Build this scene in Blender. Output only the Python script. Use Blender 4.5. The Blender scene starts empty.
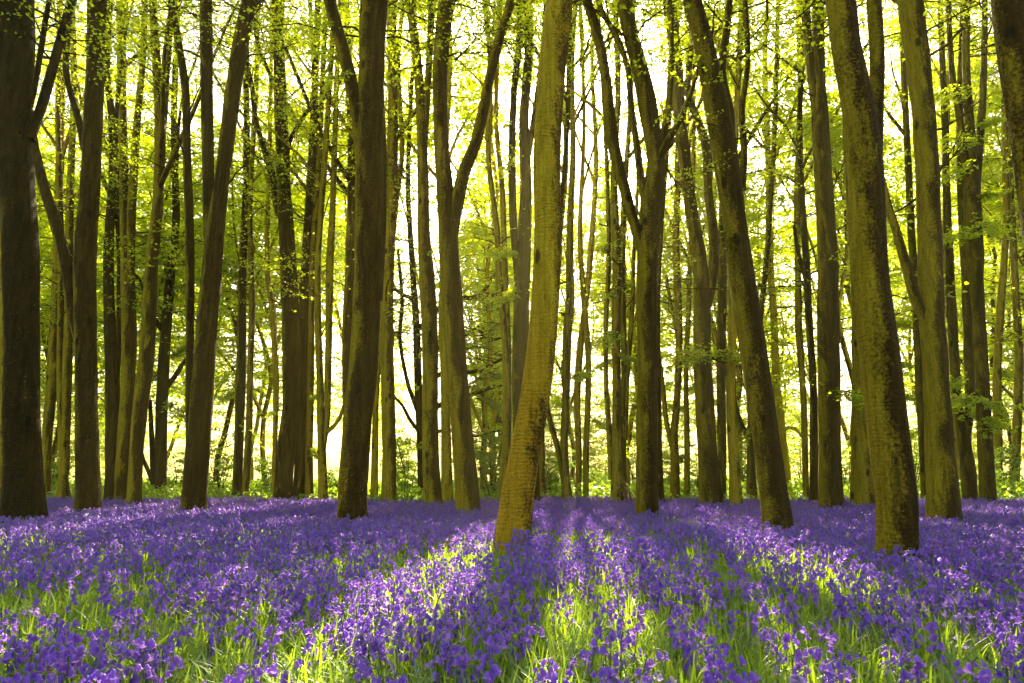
import bpy, math, random
import numpy as np
from mathutils import Vector

random.seed(7)
RNG = np.random.default_rng(7)
sc = bpy.context.scene
COL = sc.collection
R = math.radians

# ------------------------------------------------------------------ camera
W, H = 1024, 683
F = 683.0
CAM_Z = 1.0
HORIZON = 474.0
PITCH = math.atan((HORIZON - H / 2) / F)
FLOWER_Z = 0.26
cp, sp = math.cos(PITCH), math.sin(PITCH)

def ray(px, py):
    u = (px - W / 2) / F
    v = (H / 2 - py) / F
    return u, cp - v * sp, sp + v * cp

def at(px, py, Y):
    """pixel + world depth Y -> world point"""
    x, y, z = ray(px, py)
    t = Y / y
    return np.array([x * t, Y, CAM_Z + z * t])

def depth_of(px, py, z=FLOWER_Z):
    x, y, zz = ray(px, py)
    t = (z - CAM_Z) / zz
    return y * t

def pix(p):
    """world -> pixel, depth"""
    x, y, z = p[0], p[1], p[2] - CAM_Z
    d = y * cp + z * sp
    q = -y * sp + z * cp
    return W / 2 + F * x / d, H / 2 - F * q / d, d

cam_d = bpy.data.cameras.new('camera')
cam = bpy.data.objects.new('camera', cam_d)
COL.objects.link(cam)
cam.location = (0, 0, CAM_Z)
cam.rotation_euler = (R(90) + PITCH, 0, 0)
cam_d.sensor_width = 36
cam_d.lens = 36 * F / W
cam_d.clip_start = 0.05
cam_d.clip_end = 3000
sc.camera = cam

# ------------------------------------------------------------------ light
SUN_AZ = R(6.5)
SUN_EL = R(36)
sunvec = Vector((math.sin(SUN_AZ) * math.cos(SUN_EL), math.cos(SUN_AZ) * math.cos(SUN_EL), math.sin(SUN_EL)))
sun_d = bpy.data.lights.new('sun', 'SUN')
sun_d.energy = 5.0
sun_d.angle = R(0.5)
sun_d.color = (1.0, 0.87, 0.60)
sun = bpy.data.objects.new('sun', sun_d)
COL.objects.link(sun)
sun.rotation_euler = sunvec.to_track_quat('Z', 'Y').to_euler()
sun.location = (0, 0, 60)

world = bpy.data.worlds.new('World')
sc.world = world
world.use_nodes = True
wn = world.node_tree
wn.nodes.clear()
sky = wn.nodes.new('ShaderNodeTexSky')
sky.sky_type = 'NISHITA'
sky.sun_disc = False
sky.sun_elevation = SUN_EL
sky.sun_rotation = SUN_AZ
sky.air_density = 1.0
sky.dust_density = 6.0
sky.ozone_density = 0.0
bg = wn.nodes.new('ShaderNodeBackground')
bg.inputs['Strength'].default_value = 0.075
wo = wn.nodes.new('ShaderNodeOutputWorld')
wn.links.new(sky.outputs[0], bg.inputs[0])
wn.links.new(bg.outputs[0], wo.inputs[0])

sc.view_settings.view_transform = 'Standard'
sc.view_settings.look = 'None'
sc.view_settings.gamma = 1
sc.view_settings.use_curve_mapping = False
sc.view_settings.exposure = 2.6

sc.render.engine = 'CYCLES'
cy = sc.cycles
cy.max_bounces = 7
cy.diffuse_bounces = 5
cy.glossy_bounces = 2
cy.transmission_bounces = 5
cy.volume_bounces = 1
cy.transparent_max_bounces = 4
cy.caustics_reflective = False
cy.caustics_refractive = False
cy.sample_clamp_indirect = 6
cy.use_denoising = True
cy.denoiser = 'OPENIMAGEDENOISE'
cy.use_adaptive_sampling = True
cy.adaptive_threshold = 0.02

# ------------------------------------------------------------------ mesh helpers
def build_mesh(name, verts, quads, mats, tris=None, qmat=None, tmat=None, smooth=False, vattr=None):
    me = bpy.data.meshes.new(name)
    verts = np.asarray(verts, dtype=np.float32).reshape(-1, 3)
    quads = np.zeros((0, 4), np.int32) if quads is None else np.asarray(quads, dtype=np.int32).reshape(-1, 4)
    tris = np.zeros((0, 3), np.int32) if tris is None else np.asarray(tris, dtype=np.int32).reshape(-1, 3)
    nq, nt = len(quads), len(tris)
    me.vertices.add(len(verts))
    me.vertices.foreach_set('co', verts.ravel())
    me.loops.add(nq * 4 + nt * 3)
    me.loops.foreach_set('vertex_index', np.concatenate([quads.ravel(), tris.ravel()]).astype(np.int32))
    me.polygons.add(nq + nt)
    starts = np.concatenate([np.arange(nq) * 4, nq * 4 + np.arange(nt) * 3]).astype(np.int32)
    me.polygons.foreach_set('loop_start', starts)
    mi = np.zeros(nq + nt, np.int32)
    if qmat is not None:
        mi[:nq] = qmat
    if tmat is not None:
        mi[nq:] = tmat
    for m in mats:
        me.materials.append(m)
    me.polygons.foreach_set('material_index', mi)
    if smooth is not False:
        sm = np.ones(nq + nt, bool) if smooth is True else np.isin(mi, smooth)
        me.polygons.foreach_set('use_smooth', sm)
    me.update(calc_edges=True)
    if vattr:
        for k, a in vattr.items():
            at_ = me.attributes.new(k, 'FLOAT', 'POINT')
            at_.data.foreach_set('value', np.asarray(a, np.float32))
    return me

def add_obj(name, me, parent=None, loc=None):
    o = bpy.data.objects.new(name, me)
    COL.objects.link(o)
    if parent is not None:
        o.parent = parent
    if loc is not None:
        o.location = loc
    return o

def tag(o, label=None, cat=None, group=None, kind=None):
    if label:
        o['label'] = label
    if cat:
        o['category'] = cat
    if group:
        o['group'] = group
    if kind:
        o['kind'] = kind
    return o

def catmull(P, n):
    P = np.asarray(P, float)
    if len(P) == 2:
        t = np.linspace(0, 1, n)[:, None]
        return P[0] * (1 - t) + P[1] * t
    Q = np.vstack([2 * P[0] - P[1], P, 2 * P[-1] - P[-2]])
    seg = np.linalg.norm(np.diff(P[:, :3], axis=0), axis=1)
    cum = np.concatenate([[0], np.cumsum(seg)])
    s = np.linspace(0, cum[-1], n)
    i = np.clip(np.searchsorted(cum, s, side='right') - 1, 0, len(P) - 2)
    t = ((s - cum[i]) / np.maximum(seg[i], 1e-9))[:, None]
    p0, p1, p2, p3 = Q[i], Q[i + 1], Q[i + 2], Q[i + 3]
    return 0.5 * ((2 * p1) + (-p0 + p2) * t + (2 * p0 - 5 * p1 + 4 * p2 - p3) * t ** 2 + (-p0 + 3 * p1 - 3 * p2 + p3) * t ** 3)

def tube(path, rad, segs, rough=0.0, flare=None, rng=RNG, cap=True):
    """path Nx3, rad N -> verts, quads, side attribute (cos of the angle from -x), height"""
    path = np.asarray(path, float)
    n = len(path)
    T = np.gradient(path, axis=0)
    T /= np.linalg.norm(T, axis=1)[:, None] + 1e-12
    ref = np.array([0.0, 1.0, 0.0])
    if abs(T[:, 1]).mean() > 0.8:
        ref = np.array([0.0, 0.0, 1.0])
    A = np.cross(ref, T)
    A /= np.linalg.norm(A, axis=1)[:, None] + 1e-12      # roughly +x when T is up
    B = np.cross(T, A)
    th = np.linspace(0, 2 * math.pi, segs, endpoint=False)
    rr = np.repeat(np.asarray(rad, float)[:, None], segs, 1)
    L = np.concatenate([[0], np.cumsum(np.linalg.norm(np.diff(path, axis=0), axis=1))])[:, None]
    if rough > 0:
        g = np.zeros((n, segs))
        for k in range(10):
            m = rng.integers(1, 6)
            fz = rng.uniform(0.3, 5.5)
            g += rng.uniform(0.3, 1) / (1 + 0.25 * m) * np.cos(m * th[None] + rng.uniform(0, 6.28) + fz * L + 1.2 * np.sin(L * rng.uniform(0.2, 0.9) + rng.uniform(0, 6)))
        rr = rr * (1 + rough * 0.33 * g)
    if flare is not None:
        nb = rng.integers(4, 7)
        ph = rng.uniform(0, 6.28)
        f = np.exp(-np.maximum(L, 0) / flare[1])
        lob = 0.55 + 0.45 * np.cos(nb * th[None] + ph + 0.5 * np.cos(2 * th[None] + ph))
        rr = rr * (1 + flare[0] * f * lob)
    V = path[:, None, :] + A[:, None, :] * (rr * np.cos(th))[:, :, None] + B[:, None, :] * (rr * np.sin(th))[:, :, None]
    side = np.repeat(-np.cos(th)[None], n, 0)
    i = np.arange(n - 1)[:, None] * segs
    j = np.arange(segs)[None]
    j2 = (j + 1) % segs
    q = np.stack([i + j, i + j2, i + segs + j2, i + segs + j], -1).reshape(-1, 4)
    V = V.reshape(-1, 3)
    return V, q, side.ravel(), np.repeat(L, segs, 1).ravel()

class Acc:
    def __init__(s):
        s.v, s.q, s.m, s.n = [], [], [], 0
    def add(s, v, q, mat=0):
        v = np.asarray(v, float).reshape(-1, 3)
        q = np.asarray(q, int).reshape(-1, 4)
        s.v.append(v)
        s.q.append(q + s.n)
        s.m.append(np.full(len(q), mat))
        s.n += len(v)
    def mesh(s, name, mats, smooth=False, loc=None):
        V, Q, M = np.vstack(s.v), np.vstack(s.q), np.concatenate(s.m)
        if loc is not None:
            Q, M = thin(V, Q, M, loc)
        return build_mesh(name, V, Q, mats, qmat=M, smooth=smooth)

# ------------------------------------------------------------------ materials
def newmat(name):
    m = bpy.data.materials.new(name)
    m.use_nodes = True
    m.node_tree.nodes.clear()
    return m, m.node_tree

def N(t, typ, **kw):
    n = t.nodes.new(typ)
    for k, v in kw.items():
        setattr(n, k, v)
    return n

def ramp(t, stops, src):
    r = N(t, 'ShaderNodeValToRGB')
    e = r.color_ramp.elements
    while len(e) < len(stops):
        e.new(0.5)
    for el, (p, c) in zip(e, stops):
        el.position = p
        el.color = (*c, 1) if len(c) == 3 else c
    t.links.new(src, r.inputs[0])
    return r.outputs[0]

def noise(t, vec, scale, detail=4, rough=0.55, dist=0.0):
    n = N(t, 'ShaderNodeTexNoise')
    n.inputs['Scale'].default_value = scale
    n.inputs['Detail'].default_value = detail
    n.inputs['Roughness'].default_value = rough
    n.inputs['Distortion'].default_value = dist
    t.links.new(vec, n.inputs['Vector'])
    return n.outputs['Fac']

def mapping(t, vec, scale, loc=None):
    m = N(t, 'ShaderNodeMapping')
    m.inputs['Scale'].default_value = scale
    t.links.new(vec, m.inputs['Vector'])
    if loc is not None:
        t.links.new(loc, m.inputs['Location'])
    return m.outputs[0]

def math_(t, op, a, b=None, clamp=False):
    n = N(t, 'ShaderNodeMath', operation=op, use_clamp=clamp)
    for i, v in enumerate((a, b)):
        if v is None:
            continue
        if isinstance(v, (int, float)):
            n.inputs[i].default_value = v
        else:
            t.links.new(v, n.inputs[i])
    return n.outputs[0]

def mixc(t, fac, a, b, blend='MIX'):
    n = N(t, 'ShaderNodeMix', data_type='RGBA', blend_type=blend)
    if isinstance(fac, (int, float)):
        n.inputs[0].default_value = fac
    else:
        t.links.new(fac, n.inputs[0])
    for i, v in ((6, a), (7, b)):
        if isinstance(v, tuple):
            n.inputs[i].default_value = (*v, 1)
        else:
            t.links.new(v, n.inputs[i])
    return n.outputs[2]

def bark_material():
    m, t = newmat('beech_bark')
    tc = N(t, 'ShaderNodeTexCoord')
    oi = N(t, 'ShaderNodeObjectInfo')
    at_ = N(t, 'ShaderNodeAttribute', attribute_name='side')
    sep = N(t, 'ShaderNodeSeparateColor')
    t.links.new(oi.outputs['Color'], sep.inputs[0])
    # per-tree offset carried by the object's colour: r offset, g = amount of painted-lit, algal green flank, b = tone
    off = N(t, 'ShaderNodeCombineXYZ')
    t.links.new(math_(t, 'MULTIPLY', sep.outputs[0], 40.0), off.inputs[0])
    t.links.new(math_(t, 'MULTIPLY', sep.outputs[0], 71.0), off.inputs[2])
    P = tc.outputs['Object']
    streak = noise(t, mapping(t, P, (9, 9, 0.7), off.outputs[0]), 1.6, 6, 0.62, 0.4)
    patch = noise(t, mapping(t, P, (1.6, 1.6, 0.55), off.outputs[0]), 1.7, 5, 0.6, 0.8)
    fine = noise(t, mapping(t, P, (1, 1, 1), off.outputs[0]), 34, 5, 0.7)
    fleck = noise(t, mapping(t, P, (1, 1, 1.6), off.outputs[0]), 17, 3, 0.6)
    # brown grey wood tone, darkened to paint the shaded flank
    crack = noise(t, mapping(t, P, (5, 5, 1.3), off.outputs[0]), 7.0, 6, 0.75, 0.6)
    grain = math_(t, 'ADD', math_(t, 'MULTIPLY', streak, 0.40), math_(t, 'ADD', math_(t, 'MULTIPLY', fine, 0.30), math_(t, 'MULTIPLY', crack, 0.30)))
    brown = ramp(t, [(0.36, (0.014, 0.007, 0.001)), (0.50, (0.062, 0.036, 0.005)), (0.64, (0.145, 0.090, 0.013))], grain)
    green = ramp(t, [(0.36, (0.085, 0.068, 0.004)), (0.5, (0.32, 0.25, 0.009)), (0.64, (0.55, 0.43, 0.018))], math_(t, 'ADD', grain, 0.0))
    # lit left flank and shaded right painted in with algal green; bark breaks edge
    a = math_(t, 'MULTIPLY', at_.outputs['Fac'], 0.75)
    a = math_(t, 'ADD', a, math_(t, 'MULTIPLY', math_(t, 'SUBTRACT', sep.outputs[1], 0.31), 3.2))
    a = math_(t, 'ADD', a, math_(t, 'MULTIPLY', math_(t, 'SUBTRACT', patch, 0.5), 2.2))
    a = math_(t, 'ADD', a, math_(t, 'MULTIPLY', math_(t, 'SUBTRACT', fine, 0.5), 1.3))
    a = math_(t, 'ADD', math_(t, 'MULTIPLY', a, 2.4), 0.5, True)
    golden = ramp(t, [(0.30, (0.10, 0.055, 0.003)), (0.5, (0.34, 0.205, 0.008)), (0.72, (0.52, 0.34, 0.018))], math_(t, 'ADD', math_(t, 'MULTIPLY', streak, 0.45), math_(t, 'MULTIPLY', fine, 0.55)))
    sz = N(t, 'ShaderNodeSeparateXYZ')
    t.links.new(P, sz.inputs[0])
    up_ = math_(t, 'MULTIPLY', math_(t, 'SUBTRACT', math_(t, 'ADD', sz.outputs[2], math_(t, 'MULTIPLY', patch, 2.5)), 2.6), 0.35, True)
    green = mixc(t, math_(t, 'MULTIPLY', oi.outputs['Alpha'], math_(t, 'SUBTRACT', 1.0, math_(t, 'MULTIPLY', up_, 0.75))), green, golden)  # sun glow painted as gold near the foot, fading upwards
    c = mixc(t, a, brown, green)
    # dark stains and pale lichen flecks
    st = ramp(t, [(0.60, (0, 0, 0)), (0.68, (1, 1, 1))], noise(t, mapping(t, P, (3.2, 3.2, 0.5), off.outputs[0]), 2.3, 5, 0.65, 0.6))
    c = mixc(t, math_(t, 'MULTIPLY', st, 0.6), c, (0.022, 0.014, 0.004))
    fl = ramp(t, [(0.66, (0, 0, 0)), (0.72, (1, 1, 1))], fleck)
    c = mixc(t, math_(t, 'MULTIPLY', fl, 0.45), c, (0.34, 0.27, 0.04))
    # branch scars: sparse dark eyes with a paler rim
    vo = N(t, 'ShaderNodeTexVoronoi')
    vo.inputs['Scale'].default_value = 1.0
    t.links.new(mapping(t, P, (2.6, 2.6, 1.25), off.outputs[0]), vo.inputs['Vector'])
    ds = math_(t, 'ADD', vo.outputs['Distance'], math_(t, 'MULTIPLY', math_(t, 'SUBTRACT', fleck, 0.5), 0.12))
    c = mixc(t, ramp(t, [(0.10, (0.85, 0.85, 0.85)), (0.16, (0, 0, 0))], ds), c, (0.016, 0.010, 0.003))
    # horizontal wrinkles
    wv = N(t, 'ShaderNodeTexWave', wave_type='BANDS', bands_direction='Z')
    wv.inputs['Scale'].default_value = 3.1
    wv.inputs['Distortion'].default_value = 11.0
    wv.inputs['Detail'].default_value = 3
    wv.inputs['Detail Scale'].default_value = 1.1
    wv.inputs['Detail Roughness'].default_value = 0.7
    t.links.new(mapping(t, P, (0.7, 0.7, 2.2), off.outputs[0]), wv.inputs['Vector'])
    wr = ramp(t, [(0.0, (0.5, 0.5, 0.5)), (0.35, (1, 1, 1))], wv.outputs['Fac'])
    wmask = ramp(t, [(0.36, (0, 0, 0)), (0.58, (1, 1, 1))], noise(t, mapping(t, P, (1, 1, 0.8), off.outputs[0]), 2.1, 3, 0.6))
    c = mixc(t, math_(t, 'MULTIPLY', wmask, math_(t, 'ADD', math_(t, 'MULTIPLY', oi.outputs['Alpha'], 0.45), 0.3)), c, mixc(t, 1.0, c, wr, 'MULTIPLY'))
    pit = ramp(t, [(0.33, (0.12, 0.12, 0.12)), (0.42, (1, 1, 1))], noise(t, mapping(t, P, (1.0, 1.0, 0.45), off.outputs[0]), 26, 4, 0.65))
    c = mixc(t, 0.22, c, mixc(t, 1.0, c, pit, 'MULTIPLY'))
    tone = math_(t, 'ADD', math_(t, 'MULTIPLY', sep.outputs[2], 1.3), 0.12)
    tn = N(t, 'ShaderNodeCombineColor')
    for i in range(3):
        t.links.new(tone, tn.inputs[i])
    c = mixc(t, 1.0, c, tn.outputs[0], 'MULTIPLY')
    bs = N(t, 'ShaderNodeBsdfPrincipled')
    t.links.new(c, bs.inputs['Base Color'])
    bs.inputs['Roughness'].default_value = 0.82
    bs.inputs['Specular IOR Level'].default_value = 0.06
    h = math_(t, 'ADD', math_(t, 'MULTIPLY', math_(t, 'MULTIPLY', wv.outputs['Fac'], wmask), 0.16), math_(t, 'ADD', math_(t, 'MULTIPLY', streak, 1.0), math_(t, 'MULTIPLY', fine, 0.5)))
    bp = N(t, 'ShaderNodeBump')
    bp.inputs['Strength'].default_value = 1.0
    bp.inputs['Distance'].default_value = 0.03
    t.links.new(h, bp.inputs['Height'])
    t.links.new(bp.outputs[0], bs.inputs['Normal'])
    o = N(t, 'ShaderNodeOutputMaterial')
    t.links.new(bs.outputs[0], o.inputs[0])
    return m

def leaf_material(name, d0, d1, t0, t1, trans=0.5, gloss=0.06, big=0.35):
    m, t = newmat(name)
    g = N(t, 'ShaderNodeNewGeometry')
    rnd = g.outputs['Random Per Island']
    nz = noise(t, g.outputs['Position'], big, 2)
    f = math_(t, 'ADD', math_(t, 'MULTIPLY', rnd, 0.55), math_(t, 'MULTIPLY', nz, 0.5), True)
    cd = mixc(t, f, d0, d1)
    ct = mixc(t, f, t0, t1)
    di = N(t, 'ShaderNodeBsdfDiffuse')
    tr = N(t, 'ShaderNodeBsdfTranslucent')
    t.links.new(cd, di.inputs[0])
    t.links.new(ct, tr.inputs[0])
    mx = N(t, 'ShaderNodeMixShader')
    mx.inputs[0].default_value = trans
    t.links.new(di.outputs[0], mx.inputs[1])
    t.links.new(tr.outputs[0], mx.inputs[2])
    gl = N(t, 'ShaderNodeBsdfGlossy')
    gl.inputs['Roughness'].default_value = 0.45
    m2 = N(t, 'ShaderNodeMixShader')
    m2.inputs[0].default_value = gloss
    t.links.new(mx.outputs[0], m2.inputs[1])
    t.links.new(gl.outputs[0], m2.inputs[2])
    o = N(t, 'ShaderNodeOutputMaterial')
    t.links.new(m2.outputs[0], o.inputs[0])
    return m

BARK = bark_material()
LEAF = leaf_material('beech_leaf', (0.13, 0.19, 0.005), (0.20, 0.24, 0.008), (0.45, 0.62, 0.004), (0.76, 0.82, 0.010), 0.66, 0.03)
LIME = leaf_material('lime_leaf', (0.10, 0.15, 0.004), (0.18, 0.21, 0.006), (0.30, 0.48, 0.005), (0.55, 0.68, 0.008), 0.55, 0.03)
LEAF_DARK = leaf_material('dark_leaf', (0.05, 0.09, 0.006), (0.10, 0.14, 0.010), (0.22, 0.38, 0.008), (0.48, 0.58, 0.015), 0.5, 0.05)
SHRUB = leaf_material('shrub_leaf', (0.05, 0.10, 0.010), (0.10, 0.16, 0.015), (0.22, 0.42, 0.015), (0.46, 0.62, 0.03), 0.5, 0.05)
GRASS = leaf_material('bluebell_leaf_green', (0.07, 0.16, 0.006), (0.16, 0.26, 0.012), (0.28, 0.50, 0.008), (0.56, 0.70, 0.02), 0.5, 0.06, 1.1)
VERGE = leaf_material('verge_green', (0.10, 0.22, 0.008), (0.19, 0.31, 0.012), (0.36, 0.60, 0.015), (0.62, 0.78, 0.03), 0.5, 0.05, 0.5)
PETAL = leaf_material('bluebell_petal', (0.105, 0.028, 0.46), (0.29, 0.105, 0.60), (0.28, 0.09, 0.78), (0.70, 0.40, 0.88), 0.45, 0.05, 1.4)
PETAL_PALE = leaf_material('bluebell_pale_petal', (0.30, 0.16, 0.52), (0.42, 0.27, 0.60), (0.45, 0.28, 0.70), (0.60, 0.42, 0.80), 0.45, 0.05, 1.4)
STEM = leaf_material('bluebell_stem', (0.12, 0.20, 0.015), (0.17, 0.24, 0.03), (0.25, 0.42, 0.02), (0.3, 0.45, 0.04), 0.4, 0.05, 1.0)

def ground_material():
    m, t = newmat('woodland_floor')
    tc = N(t, 'ShaderNodeTexCoord')
    P = tc.outputs['Object']
    n1 = noise(t, P, 2.2, 6, 0.65)
    n2 = noise(t, P, 24, 5, 0.7)
    soil = ramp(t, [(0.3, (0.030, 0.022, 0.010)), (0.55, (0.06, 0.055, 0.016)), (0.75, (0.05, 0.085, 0.014))], math_(t, 'ADD', math_(t, 'MULTIPLY', n1, 0.6), math_(t, 'MULTIPLY', n2, 0.4)))
    mead = ramp(t, [(0.3, (0.06, 0.11, 0.014)), (0.7, (0.13, 0.19, 0.025))], math_(t, 'ADD', math_(t, 'MULTIPLY', noise(t, P, 0.12, 4), 0.6), math_(t, 'MULTIPLY', n2, 0.4)))
    sx = N(t, 'ShaderNodeSeparateXYZ')
    t.links.new(P, sx.inputs[0])
    f = math_(t, 'ADD', math_(t, 'MULTIPLY', math_(t, 'SUBTRACT', sx.outputs[1], 22.0), 0.3), math_(t, 'MULTIPLY', math_(t, 'SUBTRACT', n1, 0.5), 2.0), True)
    c = mixc(t, f, soil, mead)
    bs = N(t, 'ShaderNodeBsdfPrincipled')
    t.links.new(c, bs.inputs['Base Color'])
    bs.inputs['Roughness'].default_value = 0.95
    bs.inputs['Specular IOR Level'].default_value = 0.1
    bp = N(t, 'ShaderNodeBump')
    bp.inputs['Strength'].default_value = 0.6
    bp.inputs['Distance'].default_value = 0.05
    t.links.new(n2, bp.inputs['Height'])
    t.links.new(bp.outputs[0], bs.inputs['Normal'])
    o = N(t, 'ShaderNodeOutputMaterial')
    t.links.new(bs.outputs[0], o.inputs[0])
    return m

def plain_wood(name, c0, c1):
    m, t = newmat(name)
    tc = N(t, 'ShaderNodeTexCoord')
    n1 = noise(t, mapping(t, tc.outputs['Object'], (20, 20, 3)), 2.0, 5, 0.65)
    c = ramp(t, [(0.3, c0), (0.7, c1)], n1)
    bs = N(t, 'ShaderNodeBsdfPrincipled')
    t.links.new(c, bs.inputs['Base Color'])
    bs.inputs['Roughness'].default_value = 0.85
    o = N(t, 'ShaderNodeOutputMaterial')
    t.links.new(bs.outputs[0], o.inputs[0])
    return m

GROUND = ground_material()
STICK = plain_wood('dry_stick', (0.10, 0.045, 0.02), (0.26, 0.12, 0.05))

# ------------------------------------------------------------------ ground
def ground_h(x, y):
    return 0.025 * np.sin(x * 0.7 + 1.3 * np.sin(y * 0.31)) + 0.02 * np.sin(y * 0.9 + x * 0.35)

def make_ground():
    def axis(lim, fine, step):
        a = list(np.arange(-fine, fine + 1e-6, step))
        s, v = step, fine
        while v < lim:
            s *= 1.35
            v += s
            a.append(min(v, lim)); a.insert(0, -min(v, lim))
        return np.array(a)
    xs = axis(420, 24, 0.6)
    ys = axis(420, 26, 0.6)
    X, Y = np.meshgrid(xs, ys)
    fade = np.clip(1.3 - np.hypot(X, Y) / 60, 0, 1)
    Z = ground_h(X, Y) * fade
    nx = len(xs)
    i = np.arange(len(ys) - 1)[:, None] * nx
    j = np.arange(nx - 1)[None]
    q = np.stack([i + j, i + j + 1, i + nx + j + 1, i + nx + j], -1).reshape(-1, 4)
    me = build_mesh('ground', np.stack([X, Y, Z], -1).reshape(-1, 3), q, [GROUND], smooth=True)
    o = add_obj('ground', me)
    tag(o, 'woodland floor of dark soil running out into green meadow', None, None, 'structure')
make_ground()

# ------------------------------------------------------------------ leaf sprays
def rnd_unit(n):
    v = RNG.normal(size=(n, 3))
    return v / np.linalg.norm(v, axis=1)[:, None]

def leaf_quads(pos, axis, up, L, wid):
    """pos Nx3 base, axis Nx3 unit, up Nx3 normals; L,wid arrays -> verts, quads (one kite each)"""
    s = np.cross(axis, up)
    s /= np.linalg.norm(s, axis=1)[:, None] + 1e-9
    nrm = np.cross(s, axis)
    L = L[:, None]; wid = wid[:, None]
    a = pos
    b = pos + axis * L * 0.45 + s * wid * 0.5 + nrm * wid * 0.12
    c = pos + axis * L - nrm * L * 0.10
    d = pos + axis * L * 0.45 - s * wid * 0.5 + nrm * wid * 0.12
    V = np.stack([a, b, c, d], 1).reshape(-1, 3)
    q = np.arange(len(pos) * 4).reshape(-1, 4)
    return V, q

def leafy_branch(acc, p0, d, L, r0, leaf, nsub=9, nleaf=7, twig_tubes=True, rise=0.0, bare=0.22, sag=0.12, spread=1.0):
    """one side branch with alternate twigs that hold flat layers of leaves"""
    n = 7
    tt = np.linspace(0, 1, n)
    d = d / np.linalg.norm(d)
    path = p0 + np.outer(tt * L, d)
    path[:, 2] += rise * L * tt - sag * L * tt ** 2 * 1.2
    path[1:] += RNG.normal(scale=0.035 * L, size=(n - 1, 3)) * tt[1:, None] ** 0.5
    v, q, _, _ = tube(path, np.linspace(r0, r0 * 0.18, n), 4)
    acc.add(v, q, 1)
    up = np.array([0, 0, 1.0])
    side = np.cross(d, up)
    if np.linalg.norm(side) < 0.15:
        a = RNG.uniform(0, 6.28)
        side = np.array([math.cos(a), math.sin(a), 0])
    side /= np.linalg.norm(side)
    dh = np.array([d[0], d[1], d[2] * 0.35])
    dh /= np.linalg.norm(dh) + 1e-9
    t = np.linspace(bare, 1.0, nsub)
    base = np.stack([np.interp(t, tt, path[:, k]) for k in range(3)], 1)
    sg = np.where(np.arange(nsub) % 2 == 0, 1.0, -1.0)
    sg[-1] = 0.0
    ang = RNG.uniform(0.6, 1.15, nsub)
    dirs = dh[None] * np.cos(ang)[:, None] + side[None] * (sg * np.sin(ang))[:, None]
    dirs[:, 2] += RNG.normal(scale=0.24, size=nsub)
    dirs /= np.linalg.norm(dirs, axis=1)[:, None]
    ln = L * spread * (0.16 + 0.30 * np.sin(np.clip((1.05 - t) * 1.35, 0, 1) * math.pi * 0.62)) * RNG.uniform(0.65, 1.25, nsub)
    tip = base + dirs * ln[:, None]
    tip[:, 2] -= ln * 0.10
    if twig_tubes:
        # thin three-sided twigs, vectorised
        s = np.cross(dirs, up); s /= np.linalg.norm(s, axis=1)[:, None] + 1e-9
        u2 = np.cross(s, dirs)
        rt = max(r0 * 0.22, 0.0022)
        rings = []
        for P, rr in ((base, rt), (tip, rt * 0.4)):
            for k in range(3):
                a = k * 2.094
                rings.append(P + s * math.cos(a) * rr + u2 * math.sin(a) * rr)
        V = np.stack(rings, 1)
        idx = np.arange(nsub)[:, None] * 6
        Q = np.concatenate([np.stack([idx[:, 0] + k, idx[:, 0] + (k + 1) % 3, idx[:, 0] + 3 + (k + 1) % 3, idx[:, 0] + 3 + k], 1) for k in range(3)])
        acc.add(V.reshape(-1, 3), Q, 1)
    # leaves
    f = np.linspace(0.18, 1.0, nleaf)[None, :] + RNG.uniform(-0.06, 0.06, (nsub, nleaf))
    pos = base[:, None, :] + (tip - base)[:, None, :] * f[:, :, None]
    pos = pos.reshape(-1, 3) + RNG.normal(scale=leaf * 0.25, size=(nsub * nleaf, 3))
    D = np.repeat(dirs, nleaf, 0)
    S = np.cross(D, up); S /= np.linalg.norm(S, axis=1)[:, None] + 1e-9
    alt = np.tile(np.where(np.arange(nleaf) % 2 == 0, 1.0, -1.0), nsub)[:, None]
    ax = D * 0.7 + S * alt * RNG.uniform(0.4, 1.1, (len(D), 1)) + RNG.normal(scale=0.25, size=D.shape)
    ax[:, 2] -= 0.18
    ax /= np.linalg.norm(ax, axis=1)[:, None]
    nr = up[None] + RNG.normal(scale=0.8, size=D.shape)
    LL = leaf * RNG.uniform(0.65, 1.3, len(D))
    v, q = leaf_quads(pos, ax, nr, LL, LL * RNG.uniform(0.6, 0.75, len(D)))
    acc.add(v, q, 0)

# openings in the canopy let the sun down to the ground in lanes that run along its azimuth:
# (offset across the sun's direction, half width, nearest y, farthest y)
LANES = [(-1.5, 0.5, 2.0, 15.0), (-0.1, 0.55, 2.0, 14.5), (2.0, 0.6, 5.5, 19.0), (3.8, 0.45, 2.0, 12.0), (-2.9, 0.35, 2.0, 9.0),
         (-4.7, 0.5, 5.0, 17.0), (5.6, 0.5, 6.0, 19.0), (-7.6, 0.6, 8.0, 21.0), (8.6, 0.6, 9.0, 21.0), (2.9, 0.22, 2.0, 6.0), (11.0, 4.0, 21.5, 29), (-12.3, 1.8, 21.5, 29), (0.2, 1.6, 21.0, 26), (5.2, 1.6, 21.5, 26), (-6.2, 1.6, 21.5, 26), (-11.0, 0.7, 12, 21)]
SV = np.array(sunvec)

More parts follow.
